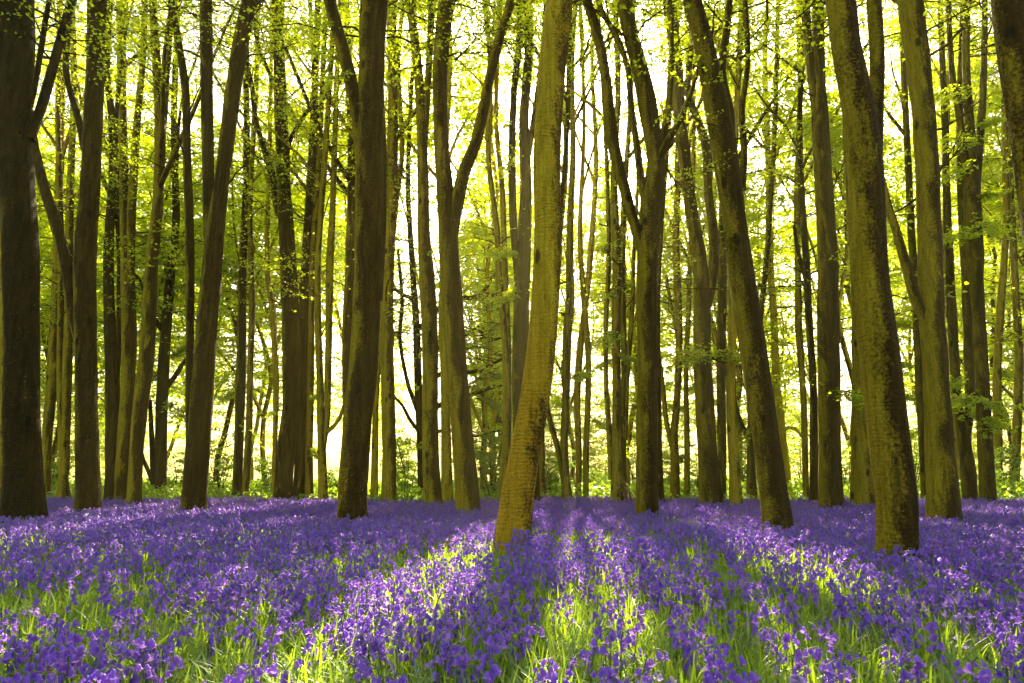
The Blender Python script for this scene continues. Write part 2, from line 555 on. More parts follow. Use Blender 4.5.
def thin(V, Q, M, loc, keep=0.06):
    """drop the leaves that would stand in a canopy opening"""
    c = V[Q].mean(1) + loc
    k = (c[:, 2] - 0.25) / SV[2]
    gx, gy = c[:, 0] - SV[0] * k, c[:, 1] - SV[1] * k
    off = gx * math.cos(SUN_AZ) - gy * math.sin(SUN_AZ)
    hit = np.zeros(len(Q), bool)
    for (o_, hw, ya, yb) in LANES:
        w = hw * (1.0 + 0.35 * np.sin(gy * 1.3 + o_ * 3.0) + 0.25 * np.sin(gy * 3.1 + o_))
        hit |= (np.abs(off - o_) < w) & (gy > ya) & (gy < yb)
    drop = hit & (RNG.uniform(size=len(Q)) > keep) & (c[:, 2] > 2)
    return Q[~drop], M[~drop]

# ------------------------------------------------------------------ trees
def tree_root(name, loc, label, group, cat='tree'):
    o = bpy.data.objects.new(name, None)
    o.empty_display_size = 0.3
    COL.objects.link(o)
    o.location = loc
    return tag(o, label, cat, group)

def tube_part(name, path, rad, segs, root, color, rough, flare=None):
    v, q, s, h = tube(path, rad, segs, rough, flare)
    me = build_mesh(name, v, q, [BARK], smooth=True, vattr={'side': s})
    o = add_obj(name, me, root)
    o.color = color
    return o

def resample(path, rad, step):
    P = np.column_stack([path, rad])
    L = np.linalg.norm(np.diff(P[:, :3], axis=0), axis=1).sum()
    n = max(5, int(L / step))
    Q = catmull(P, n)
    return Q[:, :3], np.maximum(Q[:, 3], 0.006)

def grow(p, d, r, L, wob=0.08):
    """free-growing upper stem: list of points and radii"""
    n = max(4, int(L / 1.2))
    pts, rad = [np.array(p)], [r]
    d = np.array(d) / np.linalg.norm(d)
    for i in range(1, n + 1):
        d = d + RNG.normal(scale=wob, size=3) + np.array([0, 0, 0.05])
        d /= np.linalg.norm(d)
        pts.append(pts[-1] + d * (L / n))
        rad.append(r * (1 - 0.85 * i / n))
    return pts, rad

def crown_branches(acc, path, rad, z0, z1, count, Lr, leaf, nsub, nleaf, twigs=True, up=(0.0, 0.55)):
    path = np.asarray(path)
    z = path[:, 2]
    ok = np.where((z >= z0) & (z <= z1))[0]
    if len(ok) < 2:
        return
    a0 = RNG.uniform(0, 6.28)
    for k in range(count):
        i = ok[int(RNG.uniform(0, 1) ** 0.9 * (len(ok) - 1))]
        f = (z[i] - z0) / max(z1 - z0, 0.1)
        a = a0 + k * 2.399 + RNG.normal(scale=0.4)
        d = np.array([math.cos(a), math.sin(a), RNG.uniform(*up) + 0.25 * f])
        L = RNG.uniform(*Lr) * (1.0 - 0.45 * f)
        leafy_branch(acc, path[i], d, L, min(rad[i] * 0.35, 0.012 + 0.006 * L), leaf, nsub, nleaf, twigs)

def build_tree(name, label, group, trunk_px, limbs_px=(), tone=0.5, algae=0.12, crown=(5.5, 14.0, 20), leaf=0.08,
               lean=0.0, total=15.0, Y=None, sprays=(), flare=0.45, rough=0.07, leafm=None, bare=(), cat='tree', top_forks=2, warm=None, nsub=11, nleaf=9):
    bx, by, bw = trunk_px[0]
    if Y is None:
        Y = depth_of(bx, by)
    base = at(bx, by, Y)
    gz = float(ground_h(base[0], base[1]))
    loc = np.array([base[0], Y, gz])
    root = tree_root(name, loc, label, group)
    color = (RNG.uniform(0, 1), algae, tone, RNG.uniform(0, 0.35) if warm is None else warm)  # algae = amount of painted-lit, algal green flank
    pts, rad = [], []
    y0 = by
    for (x, y, w) in trunk_px:
        p = at(x, y, Y + lean * (by - y) / 100.0)
        d = p[1] * cp + (p[2] - CAM_Z) * sp
        pts.append(p); rad.append(0.5 * w * d / F)
    foot = np.array([pts[0][0] + (pts[0][0] - pts[1][0]) * 0.1, Y, gz - 0.12])
    pts.insert(0, foot); rad.insert(0, rad[0] * 1.05)
    segs = 22 if Y < 9 else (16 if Y < 14 else 12)
    step = 0.09 if Y < 9 else (0.14 if Y < 14 else 0.22)
    tips = []
    lastd = pts[-1] - pts[-2]; lastd /= np.linalg.norm(lastd)
    rest = max(total - pts[-1][2], 2.0)
    g, gr = grow(pts[-1], lastd + np.array([0, 0, 0.3]), rad[-1], rest)
    allp, allr = pts + g[1:], rad + gr[1:]
    P, Rr = resample(np.array(allp) - loc, np.array(allr), step)
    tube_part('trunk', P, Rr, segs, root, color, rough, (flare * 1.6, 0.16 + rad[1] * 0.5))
    skel = [(P, Rr)]
    # limbs drawn from the photograph
    for li, limb in enumerate(limbs_px):
        dz, lp = limb[0], limb[1]
        lpts, lrad = [], []
        m = len(lp)
        for k, (x, y, w) in enumerate(lp):
            f = k / (m - 1)
            p = at(x, y, Y + lean * (by - y) / 100.0 + dz * f)
            d = p[1] * cp + (p[2] - CAM_Z) * sp
            lpts.append(p); lrad.append(0.5 * w * d / F)
        if lp[-1][1] < 60 and limb[-1] != 'stop':
            dd = lpts[-1] - lpts[-2]; dd /= np.linalg.norm(dd)
            g2, gr2 = grow(lpts[-1], dd + np.array([0, 0, 0.25]), lrad[-1], max(total * RNG.uniform(0.8, 1.0) - lpts[-1][2], 1.5))
            lpts += g2[1:]; lrad += gr2[1:]
        LP, LR = resample(np.array(lpts) - loc, np.array(lrad), step)
        tube_part('limb', LP, LR, max(7, segs - 6), root, color, rough)
        skel.append((LP, LR))
    # upper forks (free growth)
    zt = P[:, 2].max()
    for k in range(top_forks):
        zf = RNG.uniform(max(crown[0] + 1.0, zt * 0.5), zt * 0.78)
        if group == G_MAIN:
            zf = max(zf, min(CAM_Z + Y * 0.76, zt * 0.88))
        i = int(np.argmin(abs(P[:, 2] - zf)))
        a = RNG.uniform(0, 6.28)
        g3, gr3 = grow(P[i], np.array([math.cos(a), math.sin(a), 1.3]), Rr[i] * 0.6, (zt - zf) * RNG.uniform(0.8, 1.05))
        LP, LR = resample(np.array(g3), np.array(gr3), 0.3)
        tube_part('limb', LP, LR, 7, root, color, 0.05)
        skel.append((LP, LR))
    acc = Acc()
    nb = crown[2]
    cz0 = max(crown[0], CAM_Z + Y * 0.66) if group == G_MAIN else crown[0]
    for k, (SP, SR) in enumerate(skel):
        cnt = nb if k == 0 else max(4, int(nb * 0.5))
        crown_branches(acc, SP, SR, cz0, max(crown[1] + 4, cz0 + 4), cnt, (1.3, 3.4), leaf, nsub, nleaf)
    # leafy sprays seen in the photograph: (x0,y0,x1,y1,dy)
    for (x0, y0, x1, y1, dy, *o) in sprays:
        a = at(x0, y0, Y + lean * (by - y0) / 100.0) - loc
        b = at(x1, y1, Y + lean * (by - y0) / 100.0 + dy) - loc
        L = np.linalg.norm(b - a)
        for rep_ in range(4 if Y > 14 else 1):
            e = b + RNG.normal(scale=0.16 * L, size=3) * np.array([1, 1.4, 0.55]) if rep_ else b
            a2 = a + np.array([0, 0, RNG.normal(scale=0.10)]) if rep_ else a
            Lk = np.linalg.norm(e - a2)
            leafy_branch(acc, a2, e - a2, Lk, 0.010 + 0.004 * Lk, (o[0] if o else leaf * 0.9) * (1.25 if Y > 14 else 0.95), 12, 9, True, 0.12, 0.22, 0.12, o[1] if len(o) > 1 else 0.85)
    # leafless dark twigs
    for (x0, y0, x1, y1, dy) in bare:
        a = at(x0, y0, Y) - loc
        b = at(x1, y1, Y + dy) - loc
        n = 9
        tt = np.linspace(0, 1, n)[:, None]
        path = a * (1 - tt) + b * tt
        L = np.linalg.norm(b - a)
        path += np.cumsum(RNG.normal(scale=0.02 * L, size=(n, 3)), 0) * (tt > 0)
        v, q, _, _ = tube(path, np.linspace(0.03, 0.006, n), 6)
        acc.add(v, q, 1)
        for s in range(5):
            i = RNG.integers(2, n - 1)
            dd = (b - a) / L + RNG.normal(scale=0.55, size=3)
            v, q, _, _ = tube(path[i] + np.outer(np.linspace(0, 1, 5), dd * L * 0.28) + np.cumsum(RNG.normal(scale=0.012 * L, size=(5, 3)), 0) * np.linspace(0, 1, 5)[:, None], np.linspace(0.013, 0.003, 5), 4)
            acc.add(v, q, 1)
    if acc.n:
        c = add_obj('crown', acc.mesh('crown', [leafm or LEAF, BARK], smooth=[1], loc=loc), root)
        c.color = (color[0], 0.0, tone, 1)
    FOOT.append((loc[0], loc[1], rad[1] * 1.25))
    return root

FOOT = []
G_MAIN = 'large beech trees in the bluebell wood'
T = []          # (x at base, short name) landmarks
def tree(label, trunk, limbs=(), short=None, **kw):
    group = kw.pop('group', 'beech trees in the bluebell wood')
    o = build_tree(kw.pop('name', 'beech_tree'), label, group, trunk, limbs, **kw)
    if short:
        T.append((trunk[0][0], short))
    return o

# ---- left third
tree('very thick dark beech trunk cut by the left edge of the photo',
     [(22, 517, 38), (23, 480, 35), (22, 400, 31), (21, 260, 31), (14, 130, 32), (12, 0, 38)],
     [(-0.5, [(4, 225, 5), (14, 160, 6), (24, 125, 6), (34, 90, 5), (44, 30, 5), (50, -10, 4)]),
      (0.8, [(30, 140, 9), (45, 95, 9), (58, 48, 8), (72, 0, 8)])],
     short='the thick left-edge trunk', tone=0.20, algae=0.11, group=G_MAIN, flare=0.3)
tree('thick brown beech with a limb leaving low on its left, beside the left-edge trunk',
     [(88, 507, 24), (87, 440, 21), (86, 370, 20), (85, 260, 20), (90, 190, 18), (93, 120, 17), (96, 50, 16), (97, 0, 17)],
     [(0.5, [(80, 345, 9), (72, 310, 10), (66, 262, 11), (55, 220, 11), (45, 190, 10), (34, 145, 9), (28, 100, 7), (22, 40, 6)]),
      (0.4, [(86, 150, 9), (80, 125, 7), (70, 90, 6), (66, 65, 6), (70, 20, 5), (78, -10, 4)])],
     short='the low-limbed brown beech', tone=0.5, algae=0.17, group=G_MAIN, flare=0.25)
tree('pale thin lit beech just right of the left-edge trunk, growing behind it',
     [(46, 497, 8), (47, 440, 9), (52, 380, 10), (55, 320, 9), (57, 260, 8), (60, 150, 7), (62, 60, 6), (60, 0, 6)], (),
     tone=0.85, algae=0.45, short='the pale lit stem', sprays=[(58, 300, 30, 330, 0.5)])
tree('twin thin beech stems standing behind the low-limbed brown beech on its left side',
     [(63, 498, 13), (63, 470, 8), (60, 380, 6), (61, 260, 6), (58, 120, 5), (60, 0, 5)],
     [(0.1, [(65, 475, 8), (67, 380, 9), (69, 300, 8), (70, 200, 7), (74, 90, 6), (72, 0, 5)])], tone=0.8, algae=0.4)
tree('slim brown beech with a gently waving stem right of the low-limbed brown beech',
     [(113, 499, 15), (113, 440, 14), (112, 370, 13), (109, 300, 10), (109, 240, 9), (113, 180, 8), (112, 120, 7), (107, 70, 6), (110, 0, 6)],
     [(0.4, [(116, 380, 7), (120, 320, 7), (120, 250, 6), (116, 180, 6), (118, 100, 5), (126, 20, 5)])],
     tone=0.5, algae=0.1, short='the slim waving beech', sprays=[(110, 200, 150, 150, -0.5), (113, 150, 88, 110, 0.4)])
tree('straight olive beech leaning right at its foot, left one of a close pair',
     [(120, 499, 14), (124, 440, 13), (128, 380, 13), (129, 320, 14), (127, 260, 12), (124, 180, 9), (122, 90, 8), (121, 0, 9)],
     [(-0.2, [(131, 300, 8), (131, 230, 9), (137, 125, 7), (143, 60, 6), (145, 0, 6)])],
     tone=0.72, algae=0.35, short='the close pair of olive beeches')
tree('smooth olive beech curving up to the right, right one of a close pair',
     [(134, 502, 14), (136, 460, 13), (140, 410, 14), (147, 350, 14), (152, 260, 12), (158, 200, 10), (160, 120, 10), (155, 40, 8), (153, 0, 7)],
     [(0.4, [(160, 150, 7), (164, 115, 7), (168, 57, 6), (173, 0, 6)])], tone=0.68, algae=0.35)
tree('dark leafy old tree with crooked low boughs, between the olive pair and the forked beech',
     [(161, 496, 11), (161, 440, 11), (163, 380, 11), (166, 330, 10), (170, 280, 9), (176, 220, 7), (174, 120, 6), (178, 0, 5)],
     [(0.3, [(158, 490, 6), (153, 470, 5), (152, 440, 5), (150, 400, 4)], 'stop'), (0.8, [(155, 488, 5), (148, 470, 4), (142, 455, 4), (138, 430, 3)], 'stop'),
      (0.5, [(164, 390, 6), (176, 375, 5), (186, 360, 4), (200, 356, 3)], 'stop'), (-0.5, [(162, 330, 5), (150, 310, 4), (140, 280, 3), (128, 270, 3)], 'stop')],
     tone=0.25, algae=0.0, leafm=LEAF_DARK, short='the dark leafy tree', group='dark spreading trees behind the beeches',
     sprays=[(164, 360, 195, 345, 0.3), (163, 400, 185, 420, -0.4), (165, 320, 140, 300, 0.5), (166, 300, 195, 280, 0), (163, 370, 140, 380, .2), (165, 280, 190, 255, .2), (168, 250, 140, 230, .3)], name='old_tree')
tree('large beech forking halfway into one straight and one right-leaning stem',
     [(194, 507, 24), (197, 460, 23), (201, 410, 22), (206, 340, 20), (212, 270, 19), (216, 225, 17), (222, 180, 14), (232, 100, 15), (243, 30, 15), (250, 0, 14)],
     [(0.3, [(211, 260, 12), (209, 200, 12), (207, 100, 12), (206, 0, 12)]),
      (0.6, [(190, 470, 7), (189, 400, 7), (190, 330, 8), (190, 245, 9), (187, 150, 8), (186, 95, 8), (180, 50, 7), (171, 0, 7)])],
     short='the large forked beech', tone=0.5, algae=0.18, group=G_MAIN, flare=0.2,
     bare=[(186, 120, 205, 60, 0.3), (187, 160, 160, 90, 0.5), (222, 190, 262, 150, .5)])
tree('dark leaf-clad beech, left stem of a touching pair in the bright gap',
     [(237, 497, 10), (239, 440, 9), (241, 380, 10), (242, 320, 8), (243, 260, 8), (247, 160, 6), (246, 60, 6), (247, 0, 5)], (),
     tone=0.35, algae=0.2, sprays=[(240, 420, 275, 410, -0.3), (241, 390, 222, 400, 0.2), (242, 350, 270, 330, 0.4), (242, 300, 222, 285, 0.2), (240, 425, 262, 440, 0)])
tree('pale slender beech, right stem of a touching pair in the bright gap',
     [(245, 497, 7), (249, 430, 7), (250, 380, 6), (252, 300, 6), (250, 200, 5), (256, 90, 5), (258, 0, 4)], (), tone=0.7, algae=0.4, short='the touching pair in the gap')
tree('dark-stemmed beech with thin crooked black side branches both ways',
     [(283, 499, 19), (286, 450, 18), (291, 400, 17), (291, 330, 18), (288, 260, 16), (284, 190, 14), (281, 110, 13), (279, 50, 11), (280, 0, 10)],
     [(-0.4, [(279, 215, 8), (271, 170, 7), (265, 152, 6), (256, 120, 5), (252, 88, 5), (247, 60, 5), (248, 20, 4), (255, -10, 4)]),
      (0.3, [(288, 190, 5), (288, 148, 5), (300, 122, 4), (311, 107, 4), (325, 88, 3), (334, 76, 3)], 'stop'),
      (0.3, [(280, 100, 5), (268, 70, 4), (258, 45, 4), (254, 20, 3)], 'stop')],
     short='the black-branched beech', tone=0.42, algae=0.16, group=G_MAIN, flare=0.2,
     bare=[(286, 50, 322, 12, 0.2), (284, 180, 300, 140, 0), (270, 170, 240, 140, .3), (268, 215, 252, 190, 0.1)],
     sprays=[(286, 100, 300, 130, -0.6, 0.07), (283, 150, 270, 170, -0.4, .05)])
tree('thin straight pale stem close on the left of the black-branched beech',
     [(274, 497, 6), (275, 440, 5), (276, 380, 6), (272, 310, 5), (267, 260, 5), (270, 130, 4), (272, 0, 4)], (), tone=0.85, algae=0.45)
tree('brown beech touching the black-branched beech on its right',
     [(299, 498, 13), (301, 450, 12), (303, 380, 12), (304, 320, 11), (306, 260, 9), (310, 190, 8), (314, 110, 7), (318, 0, 6)],
     [(0.3, [(306, 250, 6), (314, 200, 6), (318, 140, 5), (313, 60, 4), (310, 0, 4)])], tone=0.55, algae=0.05)
tree('thin beech clothed in small leaves up its whole stem, left of the sharply lit fork',
     [(309, 498, 9), (309, 440, 8), (310, 390, 8), (311, 330, 7), (312, 270, 7), (318, 180, 6), (322, 90, 5), (326, 0, 5)], (),
     tone=0.65, algae=0.4, sprays=[(309, 430, 298, 425, 0.2), (310, 400, 322, 395, -0.3), (310, 370, 300, 360, 0.1), (309, 450, 320, 455, -0.2), (311, 330, 324, 322, 0.2)])
tree('lit beech forking at head height with an elbow branch to its right',
     [(323, 500, 10), (322, 460, 9), (321, 430, 8), (320, 380, 7), (318, 320, 7), (318, 260, 6), (324, 170, 6), (330, 80, 5), (334, 0, 5)],
     [(0.3, [(323, 450, 6), (327, 420, 6), (328, 380, 7), (329, 320, 7), (330, 260, 8), (333, 200, 6), (336, 100, 5), (340, 0, 4)]),
      (0.2, [(327, 432, 5), (335, 425, 4), (341, 415, 4), (345, 400, 3), (349, 380, 3)], 'stop')],
     tone=0.75, algae=0.45, short='the lit elbow-branched beech')
tree('massive brown beech with one upright limb leaving high on its left',
     [(352, 516, 29), (354, 470, 29), (358, 420, 28), (364, 360, 29), (367, 300, 27), (369, 230, 29), (370, 130, 27), (372, 50, 26), (374, 0, 27)],
     [(-0.3, [(362, 160, 14), (357, 110, 13), (349, 75, 13), (341, 42, 12), (332, 10, 12), (326, -20, 11)]),
      (0.4, [(378, 300, 9), (382, 230, 8), (383, 150, 7), (380, 60, 6), (384, -5, 6)])],
     short='the massive brown beech', tone=0.55, algae=0.18, group=G_MAIN, flare=0.22,
     sprays=[(341, 60, 312, 48, -0.6, 0.07), (345, 40, 318, 20, -0.5, 0.07), (350, 70, 330, 85, -0.7, 0.07)])
# ---- centre
tree('tall grey beech half hidden behind the left side of the massive brown beech',
     [(350, 498, 12), (349, 440, 10), (347, 380, 10), (348, 320, 11), (351, 260, 11), (352, 150, 9), (348, 60, 8), (345, 0, 8)], (), tone=0.6, algae=0.2)
tree('thin yellow-lit stem showing at the right foot of the massive brown beech',
     [(374, 498, 8), (375, 450, 7), (376, 400, 6), (380, 330, 6), (383, 260, 5), (390, 120, 5), (388, 0, 4)], (), tone=0.9, algae=0.5)
tree('straight beech with a brightly lit left edge, right of the massive brown beech',
     [(389, 499, 15), (389, 450, 14), (388, 400, 14), (387, 330, 13), (388, 260, 13), (393, 170, 10), (393, 90, 9), (392, 0, 9)],
     [(0.3, [(391, 260, 6), (396, 200, 6), (402, 150, 5), (398, 60, 5), (404, 0, 4)])],
     tone=0.85, algae=0.35, short='the bright-edged straight beech')
tree('dark spreading tree with many level black boughs behind the centre beeches',
     [(421, 497, 6), (420, 440, 7), (418, 380, 8), (416, 320, 7), (412, 260, 6), (408, 180, 5), (412, 80, 4), (415, 0, 4)],
     [(0.3, [(418, 430, 4), (410, 420, 4), (402, 405, 3), (392, 395, 3)], 'stop'), (0.3, [(417, 410, 5), (407, 380, 4), (400, 340, 4), (402, 300, 4), (398, 250, 3)], 'stop'),
      (1.5, [(420, 425, 5), (440, 405, 5), (470, 395, 4), (490, 388, 4), (505, 384, 3)], 'stop'), (1.5, [(419, 390, 5), (445, 372, 5), (472, 372, 4), (500, 360, 3), (512, 350, 3)], 'stop'),
      (1.2, [(418, 350, 5), (450, 345, 5), (475, 330, 4), (490, 340, 3), (508, 335, 3)], 'stop'), (1.2, [(420, 440, 4), (446, 430, 4), (475, 436, 3), (500, 430, 2)], 'stop'),
      (1.2, [(417, 330, 5), (450, 300, 4), (478, 296, 4), (498, 270, 3)], 'stop'), (0.6, [(415, 300, 4), (396, 290, 4), (384, 270, 3), (370, 265, 3)], 'stop')],
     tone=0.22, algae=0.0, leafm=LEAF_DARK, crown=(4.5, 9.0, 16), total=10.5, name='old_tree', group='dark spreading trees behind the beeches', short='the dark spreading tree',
     sprays=[(475, 395, 500, 410, 0.3), (480, 372, 512, 380, 0.2), (480, 340, 510, 320, 0.3), (470, 435, 500, 445, 0.2), (470, 300, 500, 290, 0.5), (465, 395, 480, 375, 0.4), (400, 340, 385, 320, .3), (405, 300, 380, 300, .3)])
tree('mid-size beech with a lit left side, left of the centre forked beech',
     [(433, 502, 18), (431, 460, 17), (430, 400, 16), (430, 340, 16), (427, 280, 16), (424, 240, 13), (423, 170, 11), (421, 110, 10), (416, 50, 9), (409, 0, 8)],
     [(0.2, [(424, 140, 8), (428, 80, 7), (431, 20, 7), (431, -10, 7)])],
     tone=0.72, algae=0.3, short='the lit-sided mid beech', group=G_MAIN, bare=[(418, 195, 382, 150, 0.2), (424, 215, 400, 170, 0.3), (424, 200, 380, 148, -0.4)])
tree('thin yellow-lit stem between the lit-sided beech and the centre forked beech',
     [(447, 499, 12), (446, 440, 10), (445, 380, 9), (443, 320, 9), (444, 260, 8), (446, 150, 6), (450, 60, 5), (448, 0, 5)], (), tone=0.95, algae=0.5)
tree('big beech with a wide swan-neck limb bending up to the right',
     [(468, 509, 25), (465, 470, 23), (461, 420, 21), (456, 360, 21), (452, 300, 21), (449, 250, 20), (447, 215, 19), (442, 150, 15), (440, 80, 15), (443, 30, 16), (447, 0, 16)],
     [(-0.3, [(450, 240, 14), (457, 202, 14), (464, 172, 13), (475, 145, 12), (482, 115, 11), (487, 90, 10), (496, 50, 10), (506, 18, 9), (514, -8, 9)])],
     tone=0.62, algae=0.28, short='the swan-neck beech', group=G_MAIN, flare=0.25, bare=[(455, 60, 490, 10, 0.4)])
tree('twin slender pale stems rising close behind the left side of the leaning central beech',
     [(503, 499, 11), (506, 450, 9), (507, 400, 9), (505, 340, 7), (499, 280, 7), (497, 230, 6), (488, 150, 5), (490, 60, 5), (484, 0, 5)],
     [(0.3, [(507, 420, 6), (508, 340, 6), (505, 270, 6), (502, 190, 6), (496, 110, 5), (500, 0, 5)])], tone=0.75, algae=0.4,
     sprays=[(500, 240, 475, 225, 0.3), (503, 300, 530, 285, -0.6)])
tree('dark many-stemmed beech showing behind the left of the leaning central beech',
     [(522, 500, 18), (522, 440, 18), (521, 380, 18), (521, 320, 16), (523, 260, 15), (526, 190, 12), (524, 120, 10), (529, 50, 9), (528, 0, 9)],
     [(0.3, [(518, 280, 8), (513, 220, 8), (512, 150, 8), (514, 90, 7), (520, 30, 7), (516, -10, 6)]), (0.5, [(527, 160, 7), (535, 110, 6), (541, 60, 5), (546, 0, 5)])],
     tone=0.32, algae=0.1, group=G_MAIN,
     sprays=[(522, 255, 497, 255, -0.6), (523, 160, 498, 172, -0.5), (521, 290, 500, 300, -0.6), (522, 230, 540, 240, -.5), (515, 130, 495, 115, -0.5)])
tree('leaning central beech with wrinkled golden, sunlit bark at the middle of the clearing',
     [(513, 537, 36), (517, 500, 33), (525, 450, 31), (535, 400, 30), (541, 350, 29), (546, 290, 28), (548, 230, 28), (547, 180, 27), (548, 130, 27), (552, 70, 27), (559, 0, 27)],
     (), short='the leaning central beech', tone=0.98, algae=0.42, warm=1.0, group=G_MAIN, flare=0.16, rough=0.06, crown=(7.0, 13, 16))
tree('slim dark stem hugging the right foot of the leaning central beech',
     [(536, 500, 8), (536, 450, 7), (540, 380, 7), (548, 320, 6), (554, 260, 5), (566, 150, 5), (570, 0, 5)], (), tone=0.4, algae=0.1)
tree('short-branched thin olive stem just right of the leaning central beech',
     [(543, 498, 7), (542, 450, 6), (541, 400, 6), (545, 340, 6), (557, 260, 5), (566, 160, 5), (562, 60, 5), (568, 0, 4)], (), tone=0.7, algae=0.35,
     sprays=[(557, 260, 580, 255, 0.2), (560, 230, 585, 215, 0.3), (563, 190, 588, 175, 0.3)])
tree('beech shaped like a V from the ground, its left arm slanting to the central beech',
     [(567, 499, 10), (565, 470, 9), (564, 440, 8), (566, 400, 8), (567, 340, 9), (570, 300, 9), (570, 230, 7), (573, 150, 6), (572, 60, 5), (576, 0, 5)],
     [(-0.3, [(564, 480, 7), (558, 450, 6), (551, 425, 6), (547, 405, 5), (546, 380, 5), (549, 320, 4)], 'stop')],
     tone=0.5, algae=0.3, short='the V-shaped beech', sprays=[(568, 320, 590, 300, .2), (568, 280, 596, 270, -.4), (566, 380, 588, 372, 0.3)])
tree('thin bowed beech in the brightest glow, left one of two',
     [(577, 497, 7), (579, 460, 6), (577, 400, 7), (580, 350, 7), (586, 300, 6), (590, 260, 6), (596, 160, 5), (592, 60, 4), (597, 0, 4)], (), tone=0.75, algae=0.4,
     sprays=[(580, 350, 604, 340, .2), (577, 410, 556, 400, .4), (585, 300, 610, 290, 0.2)])
tree('thin straight beech in the brightest glow, right one of two',
     [(586, 498, 6), (586, 450, 6), (588, 400, 6), (588, 350, 6), (584, 300, 6), (580, 230, 5), (584, 120, 4), (580, 0, 4)], (), tone=0.7, algae=0.4, short='the two stems in the glow',
     sprays=[(588, 370, 612, 360, .2), (588, 420, 606, 428, .3)])
tree('cluster of close upright stems with dry sticks leaning at its foot',
     [(619, 501, 16), (618, 460, 14), (617, 400, 9), (616, 330, 9), (617, 260, 9), (614, 180, 7), (618, 90, 6), (615, 0, 6)],
     [(0.1, [(612, 480, 7), (609, 430, 6), (606, 380, 5), (606, 320, 5), (609, 250, 5), (606, 150, 4), (600, 40, 4), (598, -5, 4)]),
      (0.1, [(623, 480, 7), (623, 420, 6), (624, 350, 6), (622, 280, 7), (624, 200, 6), (630, 110, 5), (634, 0, 4)]),
      (0.2, [(625, 440, 5), (627, 380, 5), (632, 310, 5), (634, 250, 4), (640, 150, 4)], 'stop')],
     tone=0.6, algae=0.3, short='the stem cluster with sticks',
     sprays=[(616, 300, 590, 290, -0.3), (618, 330, 600, 345, -0.4), (617, 255, 600, 245, 0.3), (618, 290, 640, 280, 0.3), (617, 355, 636, 362, -.3), (606, 320, 590, 335, .3)])
# ---- right of centre
tree('dark fluted beech dividing into several rising limbs, right of the stick cluster',
     [(647, 512, 22), (647, 470, 21), (647, 420, 21), (647, 360, 20), (647, 300, 20), (648, 250, 21), (652, 200, 24), (656, 160, 18), (648, 110, 18), (641, 75, 17), (632, 40, 15), (624, 0, 15)],
     [(-0.4, [(642, 250, 11), (632, 215, 11), (622, 180, 11), (614, 150, 12), (610, 120, 12), (606, 80, 10), (601, 50, 10), (593, 20, 10), (585, -8, 10)]),
      (-0.5, [(646, 215, 7), (641, 179, 8), (636, 140, 7), (631, 107, 7), (628, 70, 6), (618, 40, 6), (604, 15, 5), (595, -8, 5)]),
      (-0.6, [(648, 190, 9), (656, 165, 8), (664, 148, 8), (674, 130, 7), (681, 118, 6), (688, 100, 5), (694, 84, 4), (700, 60, 3)]),
      (0.2, [(660, 150, 9), (668, 110, 6), (672, 60, 5), (670, 0, 4)])],
     short='the dark fluted beech', tone=0.46, algae=0.24, group=G_MAIN, flare=0.25, rough=0.11,
     bare=[(668, 140, 655, 95, 0), (664, 160, 690, 200, .2), (636, 60, 645, 10, .2)])
tree('shadowed straight beech tucked behind the right of the dark fluted beech',
     [(659, 501, 10), (658, 450, 9), (657, 380, 8), (656, 300, 9), (660, 220, 8), (668, 120, 7), (674, 0, 6)], (), tone=0.4, algae=0.25)
tree('slim beech with a low leaning left arm, right of the dark fluted beech',
     [(675, 498, 10), (675, 460, 9), (674, 435, 8), (677, 400, 7), (679, 350, 7), (678, 300, 8), (676, 240, 7), (678, 140, 6), (676, 0, 6)],
     [(0.2, [(673, 450, 6), (667, 425, 5), (664, 400, 5), (661, 370, 4), (655, 330, 3)], 'stop'), (0.2, [(680, 350, 4), (672, 310, 3), (666, 275, 3)], 'stop')],
     tone=0.62, algae=0.3, short='the slim low-armed beech')
tree('very thin leaf-dotted stem close left of the sturdy high-forked beech',
     [(687, 497, 6), (687, 440, 6), (686, 380, 5), (688, 320, 5), (690, 260, 5), (694, 120, 4), (690, 0, 4)], (), tone=0.6, algae=0.35,
     sprays=[(687, 410, 672, 405, .2), (687, 455, 676, 460, .2), (686, 390, 700, 383, .3)])
tree('sturdy high-forked beech with a leafy level twig across its middle',
     [(711, 502, 24), (708, 460, 20), (705, 410, 19), (702, 350, 18), (702, 300, 17), (699, 255, 14), (692, 215, 13), (686, 170, 12), (680, 120, 13), (676, 60, 12), (668, 0, 12)],
     [(0.3, [(705, 310, 11), (712, 280, 11), (714, 240, 10), (708, 190, 9), (707, 150, 10), (698, 120, 8), (688, 90, 7), (692, 30, 6), (690, -5, 6)])],
     short='the sturdy high-forked beech', tone=0.45, algae=0.2, group=G_MAIN, flare=0.2,
     sprays=[(704, 356, 672, 345, -1.0, 0.065), (704, 358, 742, 362, -1.0, 0.065), (700, 350, 688, 362, -0.8, .07)],
     bare=[(700, 240, 712, 205, 0), (680, 130, 700, 90, .2), (704, 355, 660, 360, -1.0), (704, 357, 748, 368, -1.0)])
tree('dark straight beech right behind the sturdy high-forked beech',
     [(723, 498, 6), (722, 440, 9), (721, 380, 9), (722, 300, 9), (723, 230, 9), (724, 120, 7), (728, 0, 6)], (), tone=0.38, algae=0.15)
tree('smooth lit thin beech in front of the dark straight one, left of the slanting beech',
     [(736, 503, 13), (734, 460, 11), (731, 400, 10), (732, 340, 8), (732, 280, 8), (730, 230, 8), (736, 120, 6), (742, 0, 6)], (), tone=0.72, algae=0.45, short='the smooth lit thin beech')
